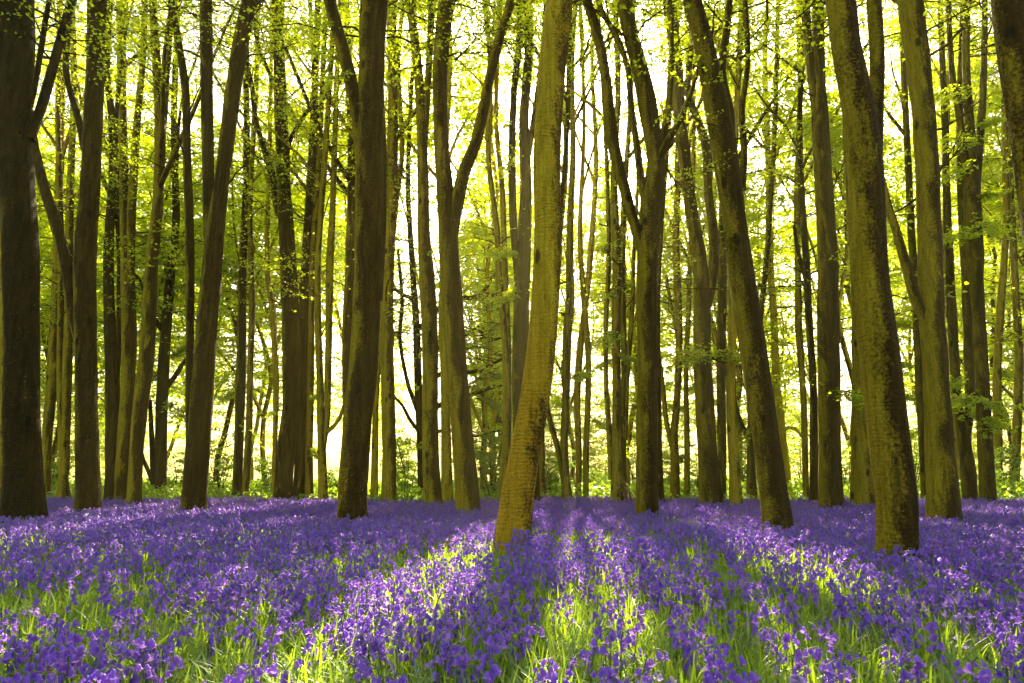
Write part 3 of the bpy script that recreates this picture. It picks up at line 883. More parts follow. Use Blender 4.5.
tree('crooked low-forked beech peeping out behind the slanting beech',
     [(752, 498, 11), (751, 460, 8), (751, 430, 7), (754, 380, 6), (760, 320, 6), (768, 240, 5), (775, 120, 5), (778, 0, 4)],
     [(0.2, [(750, 440, 6), (743, 428, 6), (737, 412, 5), (734, 395, 4), (730, 360, 4)], 'stop')], tone=0.4, algae=0.2,
     sprays=[(752, 420, 742, 455, 0), (750, 400, 765, 390, 0.3)])
tree('long slanting beech leaning left across the gap, dark and bare low down',
     [(778, 524, 30), (773, 490, 27), (766, 440, 26), (759, 390, 26), (750, 330, 26), (742, 280, 25), (737, 240, 23), (729, 180, 24), (719, 120, 24), (709, 70, 21), (700, 30, 19), (692, 0, 18)],
     [(0.2, [(738, 230, 14), (734, 180, 14), (730, 140, 12), (729, 110, 10), (722, 70, 8), (728, 20, 7)]),
      (-0.3, [(742, 190, 8), (744, 150, 7), (742, 110, 6), (748, 60, 5), (745, 0, 5)])],
     short='the long slanting beech', tone=0.46, algae=0.18, group=G_MAIN, flare=0.22, rough=0.06,
     sprays=[(722, 130, 672, 108, -1.0, 0.06), (730, 140, 790, 128, -1.2, 0.06), (738, 190, 782, 186, -1.0, 0.055), (708, 70, 660, 60, -0.4, 0.06), (716, 60, 776, 42, -0.8, 0.06),
             (744, 95, 792, 85, -0.6, 0.055), (728, 170, 690, 172, -1.0, 0.05)],
     bare=[(708, 50, 720, 0, .2), (738, 60, 775, 45, 0.3)])
tree('far pale yellow-lit tree leaning left beyond the verge, right of the slanting beech',
     [(787, 484, 9), (783, 450, 9), (779, 410, 9), (776, 380, 8), (774, 320, 7), (770, 260, 7), (768, 160, 6), (765, 60, 5), (768, 0, 4)],
     [(0.4, [(782, 430, 4), (792, 427, 3), (800, 434, 3), (806, 445, 2)], 'stop')], Y=24.5, tone=0.95, algae=0.55)
tree('slim upright beech left of the brown straight beech, paler of the two there',
     [(806, 498, 6), (805, 450, 6), (803, 390, 6), (799, 330, 7), (798, 270, 6), (797, 190, 6), (800, 100, 5), (798, 0, 5)], (), tone=0.55, algae=0.35)
tree('dark slim beech touching the left of the brown straight beech',
     [(814, 501, 9), (814, 440, 8), (813, 380, 7), (809, 320, 7), (806, 260, 7), (801, 180, 6), (800, 110, 5), (804, 40, 5), (806, 0, 5)],
     [(0.2, [(808, 290, 4), (798, 250, 4), (794, 225, 3)], 'stop')], tone=0.3, algae=0.08, short='the dark slim beech')
tree('brown straight beech splitting high into two tight parallel stems',
     [(831, 504, 24), (830, 460, 21), (829, 390, 21), (828, 320, 21), (828, 260, 19), (824, 190, 17), (820, 115, 16), (819, 80, 12), (818, 0, 11)],
     [(0.1, [(818, 120, 10), (811, 70, 9), (807, 30, 9), (805, -5, 9)])],
     short='the brown straight beech', tone=0.48, algae=0.16, group=G_MAIN, flare=0.15,
     sprays=[(824, 388, 852, 400, -1.0, 0.065), (824, 388, 800, 385, -1.0, 0.065), (832, 395, 870, 398, -1.2, 0.065)], bare=[(826, 200, 850, 150, 0.2), (818, 100, 770, 60, -0.3)])
tree('green beech standing half behind the large right-hand forked beech',
     [(863, 503, 22), (862, 450, 20), (862, 390, 19), (861, 330, 17), (859, 290, 15), (854, 220, 12), (848, 140, 9), (846, 60, 7), (846, 0, 6)],
     (), tone=0.62, algae=0.35, sprays=[(862, 330, 890, 300, -.4), (862, 370, 884, 380, .3)], group=G_MAIN)
tree('large near beech, green on one flank and dark brown on the other, second stem above',
     [(898, 550, 38), (896, 500, 38), (891, 460, 38), (885, 400, 37), (877, 340, 37), (871, 280, 34), (867, 220, 33), (865, 160, 33), (858, 110, 30), (847, 50, 27), (840, 0, 27)],
     [(0.35, [(872, 200, 17), (874, 150, 16), (876, 110, 14), (877, 60, 14), (874, 0, 14), (872, -15, 13)])],
     short='the large near beech', tone=0.55, algae=0.22, group=G_MAIN, flare=0.12, rough=0.06, crown=(7, 13, 16))
tree('thick green beech with a torn orange limb stub on its left shoulder',
     [(944, 516, 31), (941, 470, 28), (938, 420, 25), (935, 360, 23), (931, 300, 23), (930, 250, 22), (926, 150, 21), (921, 90, 21), (915, 40, 22), (910, 0, 22)],
     [(-0.3, [(924, 318, 10), (916, 300, 11), (910, 280, 10), (904, 258, 9), (896, 230, 8), (888, 205, 7), (882, 180, 6), (876, 150, 5), (872, 120, 4)], 'stop')],
     short='the thick torn-limbed beech', tone=0.58, algae=0.26, group=G_MAIN, flare=0.2,
     bare=[(936, 180, 975, 130, 0.5), (930, 190, 890, 220, 0.4), (932, 130, 985, 95, 0.5), (925, 60, 985, 15, .4)])
tree('dark leaning stem close behind the left of the torn-limbed beech',
     [(926, 498, 9), (924, 450, 9), (921, 400, 9), (919, 350, 9), (916, 300, 8), (912, 240, 7), (906, 120, 6), (900, 0, 5)], (), tone=0.35, algae=0.15,
     sprays=[(921, 400, 898, 392, .3), (920, 370, 895, 362, .3), (918, 330, 892, 322, .2), (922, 430, 900, 440, .3)])
tree('dark beech in two stems that join near the ground, right of the torn-limbed beech',
     [(970, 500, 13), (968, 470, 14), (966, 440, 9), (970, 400, 9), (969, 340, 10), (966, 280, 8), (962, 200, 8), (960, 100, 6), (964, 0, 6)],
     [(0.1, [(966, 470, 9), (961, 430, 9), (957, 390, 8), (953, 330, 9), (950, 270, 8), (947, 200, 7), (944, 100, 6), (940, 0, 5)])],
     short='the dark two-stemmed beech', tone=0.3, algae=0.12, group=G_MAIN,
     sprays=[(968, 400, 945, 410, -0.6), (968, 410, 985, 420, -0.5), (962, 380, 945, 390, -.5)])
tree('pale thin stem at the left foot of the dark two-stemmed beech',
     [(959, 496, 5), (957, 450, 5), (954, 400, 5), (950, 340, 4), (944, 260, 4), (948, 100, 4), (950, 0, 3)], (), tone=0.6, algae=0.4)
tree('leafy dark beech breaking into three rising boughs, near the right edge',
     [(988, 502, 15), (986, 460, 14), (983, 400, 13), (980, 340, 12), (977, 290, 12), (974, 240, 16), (972, 190, 15), (970, 130, 9), (966, 60, 7), (968, 0, 6)],
     [(-0.2, [(969, 190, 8), (960, 120, 7), (953, 80, 6), (950, 40, 5), (948, 0, 5)]), (0.2, [(976, 190, 8), (982, 110, 7), (984, 60, 6), (985, 0, 5)])],
     short='the leafy three-boughed beech', tone=0.34, algae=0.16, group=G_MAIN,
     sprays=[(982, 395, 960, 405, -0.8, .07), (983, 400, 1005, 412, -0.8, .07), (984, 415, 1000, 430, -0.8, .07), (976, 240, 950, 235, -0.6, .07), (975, 200, 1000, 190, -0.6, .07), (972, 150, 945, 140, -0.7, .07), (973, 130, 1000, 120, -.6, .06), (974, 220, 995, 235, -0.6, .07), (970, 170, 950, 175, -.7, .07), (968, 100, 940, 90, -.7, .07)])
tree('grey straight stem just behind the right of the leafy three-boughed beech',
     [(998, 495, 7), (998, 450, 8), (997, 400, 8), (998, 350, 7), (1001, 300, 7), (1006, 220, 6), (1004, 100, 5), (1008, 0, 5)], (), tone=0.55, algae=0.3)
tree('brown-footed slender beech bending right, last whole one before the right edge',
     [(1015, 495, 8), (1016, 450, 8), (1018, 400, 8), (1019, 350, 7), (1016, 300, 7), (1012, 220, 6), (1008, 120, 5), (1006, 0, 5)], (), tone=0.6, algae=0.2, short='the slender brown-footed beech',
     sprays=[(1017, 420, 995, 415, .2), (1018, 380, 1000, 372, .2), (1018, 300, 1000, 292, .3)],)
tree('big leaning beech over the right edge, only its upper stem showing',
     [(1078, 560, 42), (1070, 480, 38), (1058, 380, 34), (1044, 250, 32), (1034, 180, 30), (1026, 120, 31), (1018, 60, 32), (1011, 0, 34)], (),
     short='the right-edge leaner', tone=0.5, algae=0.05, group=G_MAIN, crown=(7, 13, 14))
tree('thin yellow-lit stem left of the thick left-edge trunk, at the very edge',
     [(2, 498, 9), (2, 440, 8), (3, 380, 8), (4, 300, 7), (2, 200, 7), (0, 60, 6)], (), tone=0.85, algae=0.4)

# ------------------------------------------------------------------ background trees (own objects, shared meshes)
def bg_variant(k, form):
    """straight / forked / leaning / bowed young beech, 13-17 m"""
    h = RNG.uniform(15, 21)
    r = RNG.uniform(0.075, 0.15)
    n = 18
    z = np.linspace(-0.1, h, n)
    lean = {'straight': 0.02, 'forked': 0.03, 'leaning': 0.10, 'bowed': 0.04}[form]
    a = RNG.uniform(-0.5, 0.5) + (math.pi if k % 2 else 0)
    x = lean * z * math.cos(a)
    y = lean * z * math.sin(a) * 0.5
    if form == 'bowed':
        x += 0.55 * np.sin(z / h * math.pi) * (1 if k % 2 else -1)
    x[1:] += RNG.normal(scale=0.06, size=n - 1); y[1:] += RNG.normal(scale=0.06, size=n - 1)
    x += RNG.uniform(0.12, 0.32) * np.sin(z / RNG.uniform(0.9, 1.5) + RNG.uniform(0, 6)) * np.clip(z / 3, 0, 1)
    y += RNG.uniform(0.1, 0.25) * np.sin(z / RNG.uniform(0.9, 1.5) + RNG.uniform(0, 6)) * np.clip(z / 3, 0, 1)
    rad = r * (1 - 0.88 * (np.clip(z, 0, None) / h) ** 1.1)
    P, Rr = resample(np.stack([x, y, z], 1), rad, 0.28)
    v, q, s, _ = tube(P, Rr, 10, 0.13, (0.6, 0.25))
    trunk = build_mesh('trunk', v, q, [BARK], smooth=True, vattr={'side': s})
    limbs = []
    skel = [(P, Rr)]
    nl = {'straight': 4, 'forked': 5, 'leaning': 4, 'bowed': 4}[form]
    for j in range(nl):
        zf = RNG.uniform(1.2, 3.2) if (form == 'forked' and j == 0) else RNG.uniform(2.6, h * 0.65)
        i = int(np.argmin(abs(P[:, 2] - zf)))
        b = RNG.uniform(0, 6.28)
        g, gr = grow(P[i], np.array([math.cos(b) * 0.45, math.sin(b) * 0.45, 1.25]), Rr[i] * 0.72, (h - zf) * RNG.uniform(0.75, 1.0), 0.10)
        LP, LR = resample(np.array(g), np.array(gr), 0.3)
        v, q, s, _ = tube(LP, LR, 7, 0.06)
        limbs.append(build_mesh('limb', v, q, [BARK], smooth=True, vattr={'side': s}))
        skel.append((LP, LR))
    acc = Acc()
    z0 = RNG.uniform(2.6, 4.2)
    for j, (SP, SR) in enumerate(skel):
        crown_branches(acc, SP, SR, z0, h, 48 if j == 0 else 25, (1.2, 3.4), 0.145, 12, 8, True, (-0.1, 0.5))
    # a few low hanging sprays
    for j in range(14):
        zz = RNG.uniform(1.8, z0 + 2.0)
        i = int(np.argmin(abs(P[:, 2] - zz)))
        b = RNG.uniform(0, 6.28)
        leafy_branch(acc, P[i], np.array([math.cos(b), math.sin(b), 0.1]), RNG.uniform(0.9, 2.2), 0.012, 0.095, 12, 9)
    crown = (np.vstack(acc.v), np.vstack(acc.q), np.concatenate(acc.m))
    return dict(trunk=trunk, limbs=limbs, crown=crown, form=form)

forms = ['straight', 'forked', 'leaning', 'bowed'] * 2
VARS = [bg_variant(k, f) for k, f in enumerate(forms)]
T.sort()
marks = T
spots = []
random.seed(21)
for k in range(64):
    for _ in range(60):
        Yd = random.uniform(21.5, 44)
        px = random.uniform(-60, 1084) if k < 54 else (random.uniform(-200, -30) if k % 2 else random.uniform(1050, 1220))
        X = (px - 512) / F * Yd * 1.0
        if abs(px - 190) < 14 and Yd < 30:
            continue
        if all(math.hypot(X - s[0], Yd - s[1]) > 1.9 for s in spots) and all(math.hypot(X - f[0], Yd - f[1]) > 1.6 for f in FOOT):
            spots.append((X, Yd, px, k))
            break
bg = []
for (X, Yd, px, k) in spots:
    vk = VARS[k % 8]
    bpx = pix((X, Yd, 0.1))[0]
    bg.append([bpx, Yd, X, vk])
bg.sort(key=lambda b: b[0])
gaps = {}
for b in bg:
    left = [m for m in marks if m[0] <= b[0]]
    right = [m for m in marks if m[0] > b[0]]
    b.append((left[-1][1] if left else None, right[0][1] if right else None))
    gaps.setdefault(b[4], []).append(b)
ORD = {1: [''], 2: ['left ', 'right '], 3: ['left ', 'middle ', 'right ']}
WORDS = ['first', 'second', 'third', 'fourth', 'fifth', 'sixth', 'seventh', 'eighth', 'ninth']
for key, lst in gaps.items():
    for i, b in enumerate(lst):
        l, r = key
        if l and r:
            place = f"between {l} and {r}".replace('the ', '')
        elif r:
            place = f"left of {r}"
        else:
            place = f"right of {l}"
        o_ = ORD[len(lst)][i] if len(lst) in ORD else WORDS[i] + ' '
        b.append(f"{o_}thin {b[3]['form']} far tree {place}")
for b in bg:
    bpx, Yd, X, vk, key, label = b
    z = float(ground_h(X, Yd)) * max(0, min(1, 1.3 - math.hypot(X, Yd) / 60))
    root = tree_root('young_beech', (X, Yd, z), label, 'thin beeches at the far side of the wood')
    root.rotation_euler.z = random.choice([0, math.pi]) + random.uniform(-0.6, 0.6)
    s = random.uniform(0.85, 1.2)
    root.scale = (s, s, s * random.uniform(0.92, 1.08))
    tone = random.uniform(0.45, 1.0)
    col = (random.random(), random.uniform(0.1, 0.6), tone, random.uniform(0, 0.5))
    cV, cQ, cM = vk['crown']
    ca, sa = math.cos(root.rotation_euler.z), math.sin(root.rotation_euler.z)
    wV = cV * np.array(root.scale)
    wV = np.column_stack([wV[:, 0] * ca - wV[:, 1] * sa, wV[:, 0] * sa + wV[:, 1] * ca, wV[:, 2]])
    kQ, kM = thin(wV, cQ, cM, np.array(root.location), 0.12)
    crown_me = build_mesh('crown', cV, kQ, [LEAF, BARK], qmat=kM, smooth=[1])
    for nm, me in [('trunk', vk['trunk'])] + [('limb', l) for l in vk['limbs']] + [('crown', crown_me)]:
        c = add_obj(nm, me, root)
        c.color = col if nm != 'crown' else (col[0], 0.0, tone, 1)
    FOOT.append((X, Yd, 0.2))

# ------------------------------------------------------------------ shrubs at the wood edge
def shrub(px, ptop, Y, wpx, label, leafm=SHRUB, dens=1.0):
    b = at(px, HORIZON, Y)
    top = at(px, ptop, Y)[2]
    w = wpx * Y / F
    root = tree_root('shrub', (b[0], Y, 0), label, 'shrubs at the edge of the wood', 'shrub')
    st = Acc(); fo = Acc()
    ns = 7
    for k in range(ns):
        a = RNG.uniform(0, 6.28)
        tip = np.array([math.cos(a) * w * RNG.uniform(0.15, 0.5), math.sin(a) * w * 0.4, top * RNG.uniform(0.6, 1.0)])
        path = catmull([np.array([0, 0, -0.05]) + RNG.normal(scale=0.08, size=3) * [1, 1, 0], tip * [0.35, 0.35, 0.5], tip], 8)
        v, q, _, _ = tube(path, np.linspace(0.025, 0.006, 8), 5)
        st.add(v, q)
        for j in range(int(9 * dens)):
            i = RNG.integers(1, 8)
            bb = RNG.uniform(0, 6.28)
            leafy_branch(fo, path[i], np.array([math.cos(bb), math.sin(bb), RNG.uniform(-0.1, 0.8)]), RNG.uniform(0.25, 0.55) * (0.4 + 0.35 * top), 0.006, 0.085, 7, 6)
    so = add_obj('stem', st.mesh('stem', [BARK], smooth=True), root); so.color = (0.3, 0.1, 0.4, 1)
    fo_o = add_obj('foliage', fo.mesh('foliage', [leafm, BARK], smooth=[1]), root); fo_o.color = (0.3, 0, 0.4, 1)

shrub(222, 425, 23.5, 45, 'airy pale shrub in the bright gap left of the touching pair')
shrub(268, 440, 24.5, 40, 'small sunlit shrub in the bright gap right of the touching pair')
shrub(180, 446, 25.5, 36, 'low sparse shrub between the dark leafy tree and the large forked beech', dens=0.7)
shrub(408, 432, 23.5, 52, 'green rounded shrub beneath the dark spreading tree')
shrub(492, 425, 23.0, 62, 'bright dense shrub between the swan-neck beech and the leaning central beech', dens=1.5)
shrub(552, 450, 24.0, 40, 'yellow-green shrub just right of the leaning central beech')
shrub(596, 462, 26.0, 50, 'low glowing shrub behind the two stems in the brightest glow')
shrub(698, 445, 25.0, 46, 'bushy shrub behind the sturdy high-forked beech')
shrub(745, 452, 26.5, 30, 'small shrub between the smooth lit beech and the slanting beech')
shrub(846, 440, 27.0, 44, 'loose shrub between the brown straight beech and the large near beech')
shrub(912, 425, 24.5, 48, 'tall leafy shrub in the gap between the large near beech and the torn-limbed beech', leafm=SHRUB)
shrub(1004, 445, 24.0, 48, 'leafy shrub close to the right edge of the photo')
shrub(52, 452, 25.0, 46, 'shadowed shrub behind the pale lit stem near the left edge')
shrub(340, 470, 24.5, 44, 'low shrub in the gap left of the massive brown beech')

for px, ptop, Yd, wpx, dens, lab in (
        (578, 330, 35, 70, 2.4, 'highest glowing thicket, left of the stem cluster with leaning sticks'),
        (515, 345, 38, 70, 2.0, 'high pale thicket showing left of the leaning central beech'),
        (635, 350, 37, 60, 2.0, 'high sunlit thicket showing behind the stem cluster with leaning sticks'),
        (760, 400, 35, 60, 1.8, 'sunlit thicket showing behind the long slanting beech'),
        (470, 395, 31, 90, 2.2, 'tall lime-green thicket behind the swan-neck beech'),
        (545, 380, 33, 80, 2.4, 'tall glowing thicket right behind the leaning central beech'),
        (600, 400, 36, 80, 2.2, 'tall yellow thicket behind the two stems in the brightest glow'),
        (668, 410, 34, 70, 2.0, 'tall thicket behind the dark fluted beech'),
        (712, 425, 38, 60, 1.6, 'rounded distant thicket behind the sturdy high-forked beech'),
        (800, 400, 38, 60, 1.6, 'airy yellow thicket between the slanting beech and the brown straight beech'),
        (900, 395, 36, 70, 1.8, 'tall airy thicket behind the large near beech'),
        (975, 410, 35, 80, 1.8, 'wide thicket behind the dark two-stemmed beech'),
        (400, 415, 34, 70, 1.6, 'tall thicket behind the bright-edged straight beech'),
        (120, 410, 36, 90, 1.8, 'tall thicket behind the close pair of olive beeches'),
        (60, 405, 33, 70, 1.6, 'tall thicket behind the pale lit stem near the left edge')):
    shrub(px, ptop, Yd, wpx, lab, LIME, dens * 1.7)

# ------------------------------------------------------------------ pile of dry sticks at the stem cluster
def stick_pile():
    Y = depth_of(628, 502)
    b = at(629, 502, Y)
    root = tree_root('stick_pile', (b[0], Y - 0.1, 0), 'pile of dry reddish sticks leaning against the clustered stems', None, 'stick pile')
    for k in range(11):
        a = RNG.uniform(-1.2, 1.2)
        foot = np.array([0.12 + 0.3 * RNG.uniform(-0.6, 1), -0.2 + RNG.uniform(-0.1, 0.2), 0.0])
        tip = np.array([-0.18 + RNG.uniform(-0.12, 0.2), 0.12, RNG.uniform(0.55, 1.0)])
        path = catmull([foot, (foot + tip) / 2 + RNG.normal(scale=0.03, size=3), tip], 7)
        v, q, _, _ = tube(path, np.linspace(0.019, 0.009, 7), 6)
        add_obj('stick', build_mesh('stick', v, q, [STICK], smooth=True), root)
stick_pile()

# ------------------------------------------------------------------ bluebells
def bell(det):
    """unit bell hanging down -z: verts, quads"""
    if det == 0:
        segs, rings = 6, [(0.02, 0.10), (-0.12, 0.27), (-0.5, 0.31), (-0.78, 0.36), (-0.93, 0.50), (-0.90, 0.64)]
    elif det == 1:
        segs, rings = 5, [(0.0, 0.14), (-0.5, 0.33), (-0.95, 0.56)]
    else:
        segs, rings = 3, [(0.0, 0.2), (-1.0, 0.55)]
    V = []
    for i, (z, r) in enumerate(rings):
        for k in range(segs):
            a = 2 * math.pi * k / segs
            rr, zz = r, z
            if det == 0 and i >= 4:
                rr = r if True else r
                zz = z
            V.append((rr * math.cos(a), rr * math.sin(a), zz))
    Q = []
    for i in range(len(rings) - 1):
        for k in range(segs):
            k2 = (k + 1) % segs
            if det == 0 and i == len(rings) - 2:
                # lobes: narrow recurved tips
                a = i * segs + k; b = i * segs + k2
                V.append(tuple((np.array(V[a]) + np.array(V[b])) / 2 * [0.99, 0.99, 1.0]))
                continue
            Q.append((i * segs + k, i * segs + k2, (i + 1) * segs + k2, (i + 1) * segs + k))
    if det == 0:
        V = V[:]
        base = 4 * segs
        tip0 = 5 * segs
        for k in range(segs):
            k2 = (k + 1) % segs
            am = (math.atan2(V[base + k][1], V[base + k][0]) + math.pi / segs)
            V.append((0.74 * math.cos(am), 0.74 * math.sin(am), -0.82))
            V.append((0.47 * math.cos(am), 0.47 * math.sin(am), -1.0))
            Q.append((base + k, len(V) - 1, base + k2, len(V) - 2))
    return np.array(V, float), np.array(Q, int)

BELLS = [bell(i) for i in range(3)]

def rot_to(d, twist):
    """matrix taking -z to direction d"""
    d = d / np.linalg.norm(d)
    z = -d
    h = np.array([1.0, 0, 0]) if abs(z[0]) < 0.9 else np.array([0, 1.0, 0])
    x = np.cross(h, z); x /= np.linalg.norm(x)
    y = np.cross(z, x)
    c, s = math.cos(twist), math.sin(twist)
    return np.stack([x * c + y * s, -x * s + y * c, z], 1)

def bluebell_proto(det):
    h = RNG.uniform(0.24, 0.33)
    a = RNG.uniform(0, 6.28)
    d = np.array([math.cos(a), math.sin(a), 0])
    top = 0.055
    c0 = RNG.normal(scale=0.012, size=3)
    path = catmull([np.array([0, 0, -0.03]), np.array([0, 0, h * 0.45]) + c0 * [1, 1, 0], np.array([0, 0, h * 0.85]) + d * 0.012, np.array([0, 0, h]) + d * 0.045, np.array([0, 0, h - 0.012]) + d * 0.085], 12 if det == 0 else (8 if det == 1 else 4))
    stem_v, stem_q, _, _ = tube(path, np.linspace(0.0042, 0.0022, len(path)), 5 if det == 0 else 3)
    nb = RNG.integers(7, 11) if det < 2 else RNG.integers(5, 7)
    bells = []
    s = np.linspace(0.50, 1.0, nb)
    tt = np.linspace(0, 1, len(path))
    for k in range(nb):
        p = np.array([np.interp(s[k], tt, path[:, i]) for i in range(3)])
        b = a + RNG.normal(scale=1.0) + (0.9 if k % 2 else -0.9)
        out = np.array([math.cos(b), math.sin(b), 0])
        L = 0.029 * RNG.uniform(0.85, 1.15) * (1.0 if k < nb - 2 else 0.72)
        if det == 2:
            L *= 1.25
        p = p + out * RNG.uniform(0.010, 0.024) + np.array([0, 0, -0.004])
        V, Q = BELLS[det]
        V = V * L * np.array([1.0, 1.0, 1.0])
        V = V @ rot_to(out * RNG.uniform(0.25, 0.7) + np.array([0, 0, -1.0]), RNG.uniform(0, 6.28)).T + p
        bells.append((V, Q))
    return (stem_v, stem_q), bells, h

PROTO = [[bluebell_proto(d) for _ in range(n)] for d, n in ((0, 10), (1, 14), (2, 14))]

def density(x, y):
    n = 0.5 + 0.5 * np.sin(x * 1.7 + 1.1 * np.sin(y * 1.3 + 0.5)) * np.sin(y * 1.15 + 0.9 * np.sin(x * 0.8))
    n2 = 0.5 + 0.5 * np.sin(x * 0.55 - y * 0.4 + 2.0)
    d = 0.24 + 0.75 * n ** 1.2 + 0.25 * n2
    # greener opening at the right foot of the picture
    d *= 1 - 0.5 * np.exp(-(((x - 1.3) / 1.1) ** 2 + ((y - 3.2) / 1.0) ** 2))
    d *= 1 - 0.45 * np.exp(-(((x - 0.1) / 0.35) ** 2 + ((y - 2.9) / 0.7) ** 2))
    return np.clip(d, 0.12, 1.1)

def scatter(y0, y1, per_m2, margin=1.35):
    A = []
    hw = y1 * 0.78 * margin / 1.0 + 0.8
    n = int((y1 - y0) * 2 * hw * per_m2)
    x = RNG.uniform(-hw, hw, n); y = RNG.uniform(y0, y1, n)
    ok = np.abs(x) < y * 0.78 * margin + 0.8
    x, y = x[ok], y[ok]
    keep = RNG.uniform(0, 1, len(x)) < density(x, y)
    x, y = x[keep], y[keep]
    F_ = np.array(FOOT)
    for fx, fy, fr in F_:
        if fy > y1 + 1 or fy < y0 - 1:
            continue
        m = (x - fx) ** 2 + (y - fy) ** 2 > (fr * 1.05 + 0.02) ** 2
        x, y = x[m], y[m]
    return np.stack([x, y], 1)

def inst(V, pos, rz, sc_):
    """V (m,3) -> (n*m,3)"""
    c, s = np.cos(rz)[:, None], np.sin(rz)[:, None]
    X = (V[None, :, 0] * c - V[None, :, 1] * s) * sc_[:, None] + pos[:, 0:1]
    Y = (V[None, :, 0] * s + V[None, :, 1] * c) * sc_[:, None] + pos[:, 1:2]
    Z = V[None, :, 2] * sc_[:, None] + pos[:, 2:3]
    return np.stack([X, Y, Z], -1).reshape(-1, 3)

near = scatter(1.7, 5.6, 52)
mid = scatter(5.6, 10.5, 62)
far = scatter(10.5, 21.3, 100)
far2 = scatter(21.3, 22.6, 60)
far = np.vstack([far, far2])

# the 300 that show largest, each its own object
pp = np.array([pix((x, y, 0.27)) for x, y in near])
inside = (pp[:, 0] > 4) & (pp[:, 0] < W - 4) & (pp[:, 1] < H + 6)
order = np.argsort(np.where(inside, near[:, 1], 1e9))[:300]
own = near[order]
rest = np.delete(near, order, axis=0)

proto_me = []
for st, bells, h in PROTO[0]:
    sm = build_mesh('stem', st[0], st[1], [STEM], smooth=True)
    bm_ = [[build_mesh('bell', V, Q, [m], smooth=True) for V, Q in bells] for m in (PETAL, PETAL_PALE)]
    A2 = []
    for m in (PETAL, PETAL_PALE):
        ac = Acc()
        for V, Q in bells:
            ac.add(V, Q)
        nst = 5
        top = st[0][nst * 6:]
        mid_ = top.reshape(-1, nst, 3).mean(1, keepdims=True)
        top = (mid_ + (top.reshape(-1, nst, 3) - mid_) * 1.12).reshape(-1, 3)
        tq = st[1][(st[1].min(1) >= nst * 6)] - nst * 6
        ac.add(top, tq, 1)
        A2.append(ac.mesh('flower_head', [m, STEM], smooth=True))
    proto_me.append((sm, bm_, A2))
for i, (x, y) in enumerate(own):
    k = i % len(proto_me)
    sm, bm_, heads = proto_me[k]
    pale = 1 if RNG.uniform() < 0.09 else 0
    r = bpy.data.objects.new('bluebell', None)
    r.empty_display_size = 0.05
    COL.objects.link(r)
    r.location = (x, y, float(ground_h(x, y)))
    r.rotation_euler = (RNG.normal(scale=0.09), RNG.normal(scale=0.09), RNG.uniform(0, 6.28))
    s = RNG.uniform(0.85, 1.2)
    r.scale = (s, s, s)
    if pale:
        tag(r, 'pale lilac bluebell on a green stem among the nearest violet flowers', 'flower', 'pale bluebells closest to the camera')
    else:
        tag(r, 'deep violet bluebell with nodding bells in the nearest flowers at the bottom', 'flower', 'violet bluebells closest to the camera')
    add_obj('stem', sm, r)
    if i < 110:
        for b in bm_[pale]:
            add_obj('bell', b, r)
    else:
        add_obj('flower_head', heads[pale], r)

# everything behind: one mass
acc_b = Acc()
def mass(acc, pts, det, smin=0.85, smax=1.2, stems=True):
    protos = PROTO[det]
    which = RNG.integers(0, len(protos), len(pts))
    for k, (st, bells, h) in enumerate(protos):
        P = pts[which == k]
        n = len(P)
        if n == 0:
            continue
        pos = np.column_stack([P, ground_h(P[:, 0], P[:, 1])])
        rz = RNG.uniform(0, 6.28, n); s = RNG.uniform(smin, smax, n)
        for (V, Q), m in ([(st, 2)] if stems else []) + [(b, 0) for b in bells]:
            vv = inst(V, pos, rz, s)
            qq = (Q[None] + (np.arange(n) * len(V))[:, None, None]).reshape(-1, 4)
            mat = m
            acc.add(vv, qq, mat)
mass(acc_b, rest, 0)
mass(acc_b, mid, 1)
mass(acc_b, far, 2)
o = add_obj('bluebells', acc_b.mesh('bluebells', [PETAL, PETAL_PALE, STEM], smooth=[0, 1]))
tag(o, 'violet carpet of bluebells spreading between the trunks to the wood edge', 'flowers', None, 'stuff')

# ------------------------------------------------------------------ strap leaves and grass
def blades(pts, hmin, hmax, wid, n=4, lay=0.7):
    m = len(pts)
    a = RNG.uniform(0, 6.28, m)
    h = RNG.uniform(hmin, hmax, m)
    d = np.stack([np.cos(a), np.sin(a), np.zeros(m)], 1)
    s = np.stack([-np.sin(a), np.cos(a), np.zeros(m)], 1)
    ln = RNG.uniform(0.1, lay, m)
    b = np.column_stack([pts, ground_h(pts[:, 0], pts[:, 1]) - 0.01])
    rows = []
    for i in range(n + 1):
        t = i / n
        c = b + d * (h * ln * t ** 1.8)[:, None]
        c[:, 2] += h * (t - 0.45 * ln * t ** 2.4)
        w = wid * (0.7 + 0.6 * t) * (1 - t ** 3) * 0.5 + 0.0006
        rows += [c - s * w, c + s * w]
    V = np.stack(rows, 1)
    idx = np.arange(m)[:, None] * (2 * (n + 1))
    Q = np.concatenate([idx + np.array([[2 * i, 2 * i + 1, 2 * i + 3, 2 * i + 2]]) for i in range(n)])
    return V.reshape(-1, 3), Q

def even(y0, y1, per, margin=1.35):
    hw = y1 * 0.78 * margin + 0.8
    n = int((y1 - y0) * 2 * hw * per)
    x = RNG.uniform(-hw, hw, n); y = RNG.uniform(y0, y1, n)
    ok = np.abs(x) < y * 0.78 * margin + 0.8
    return np.stack([x[ok], y[ok]], 1)

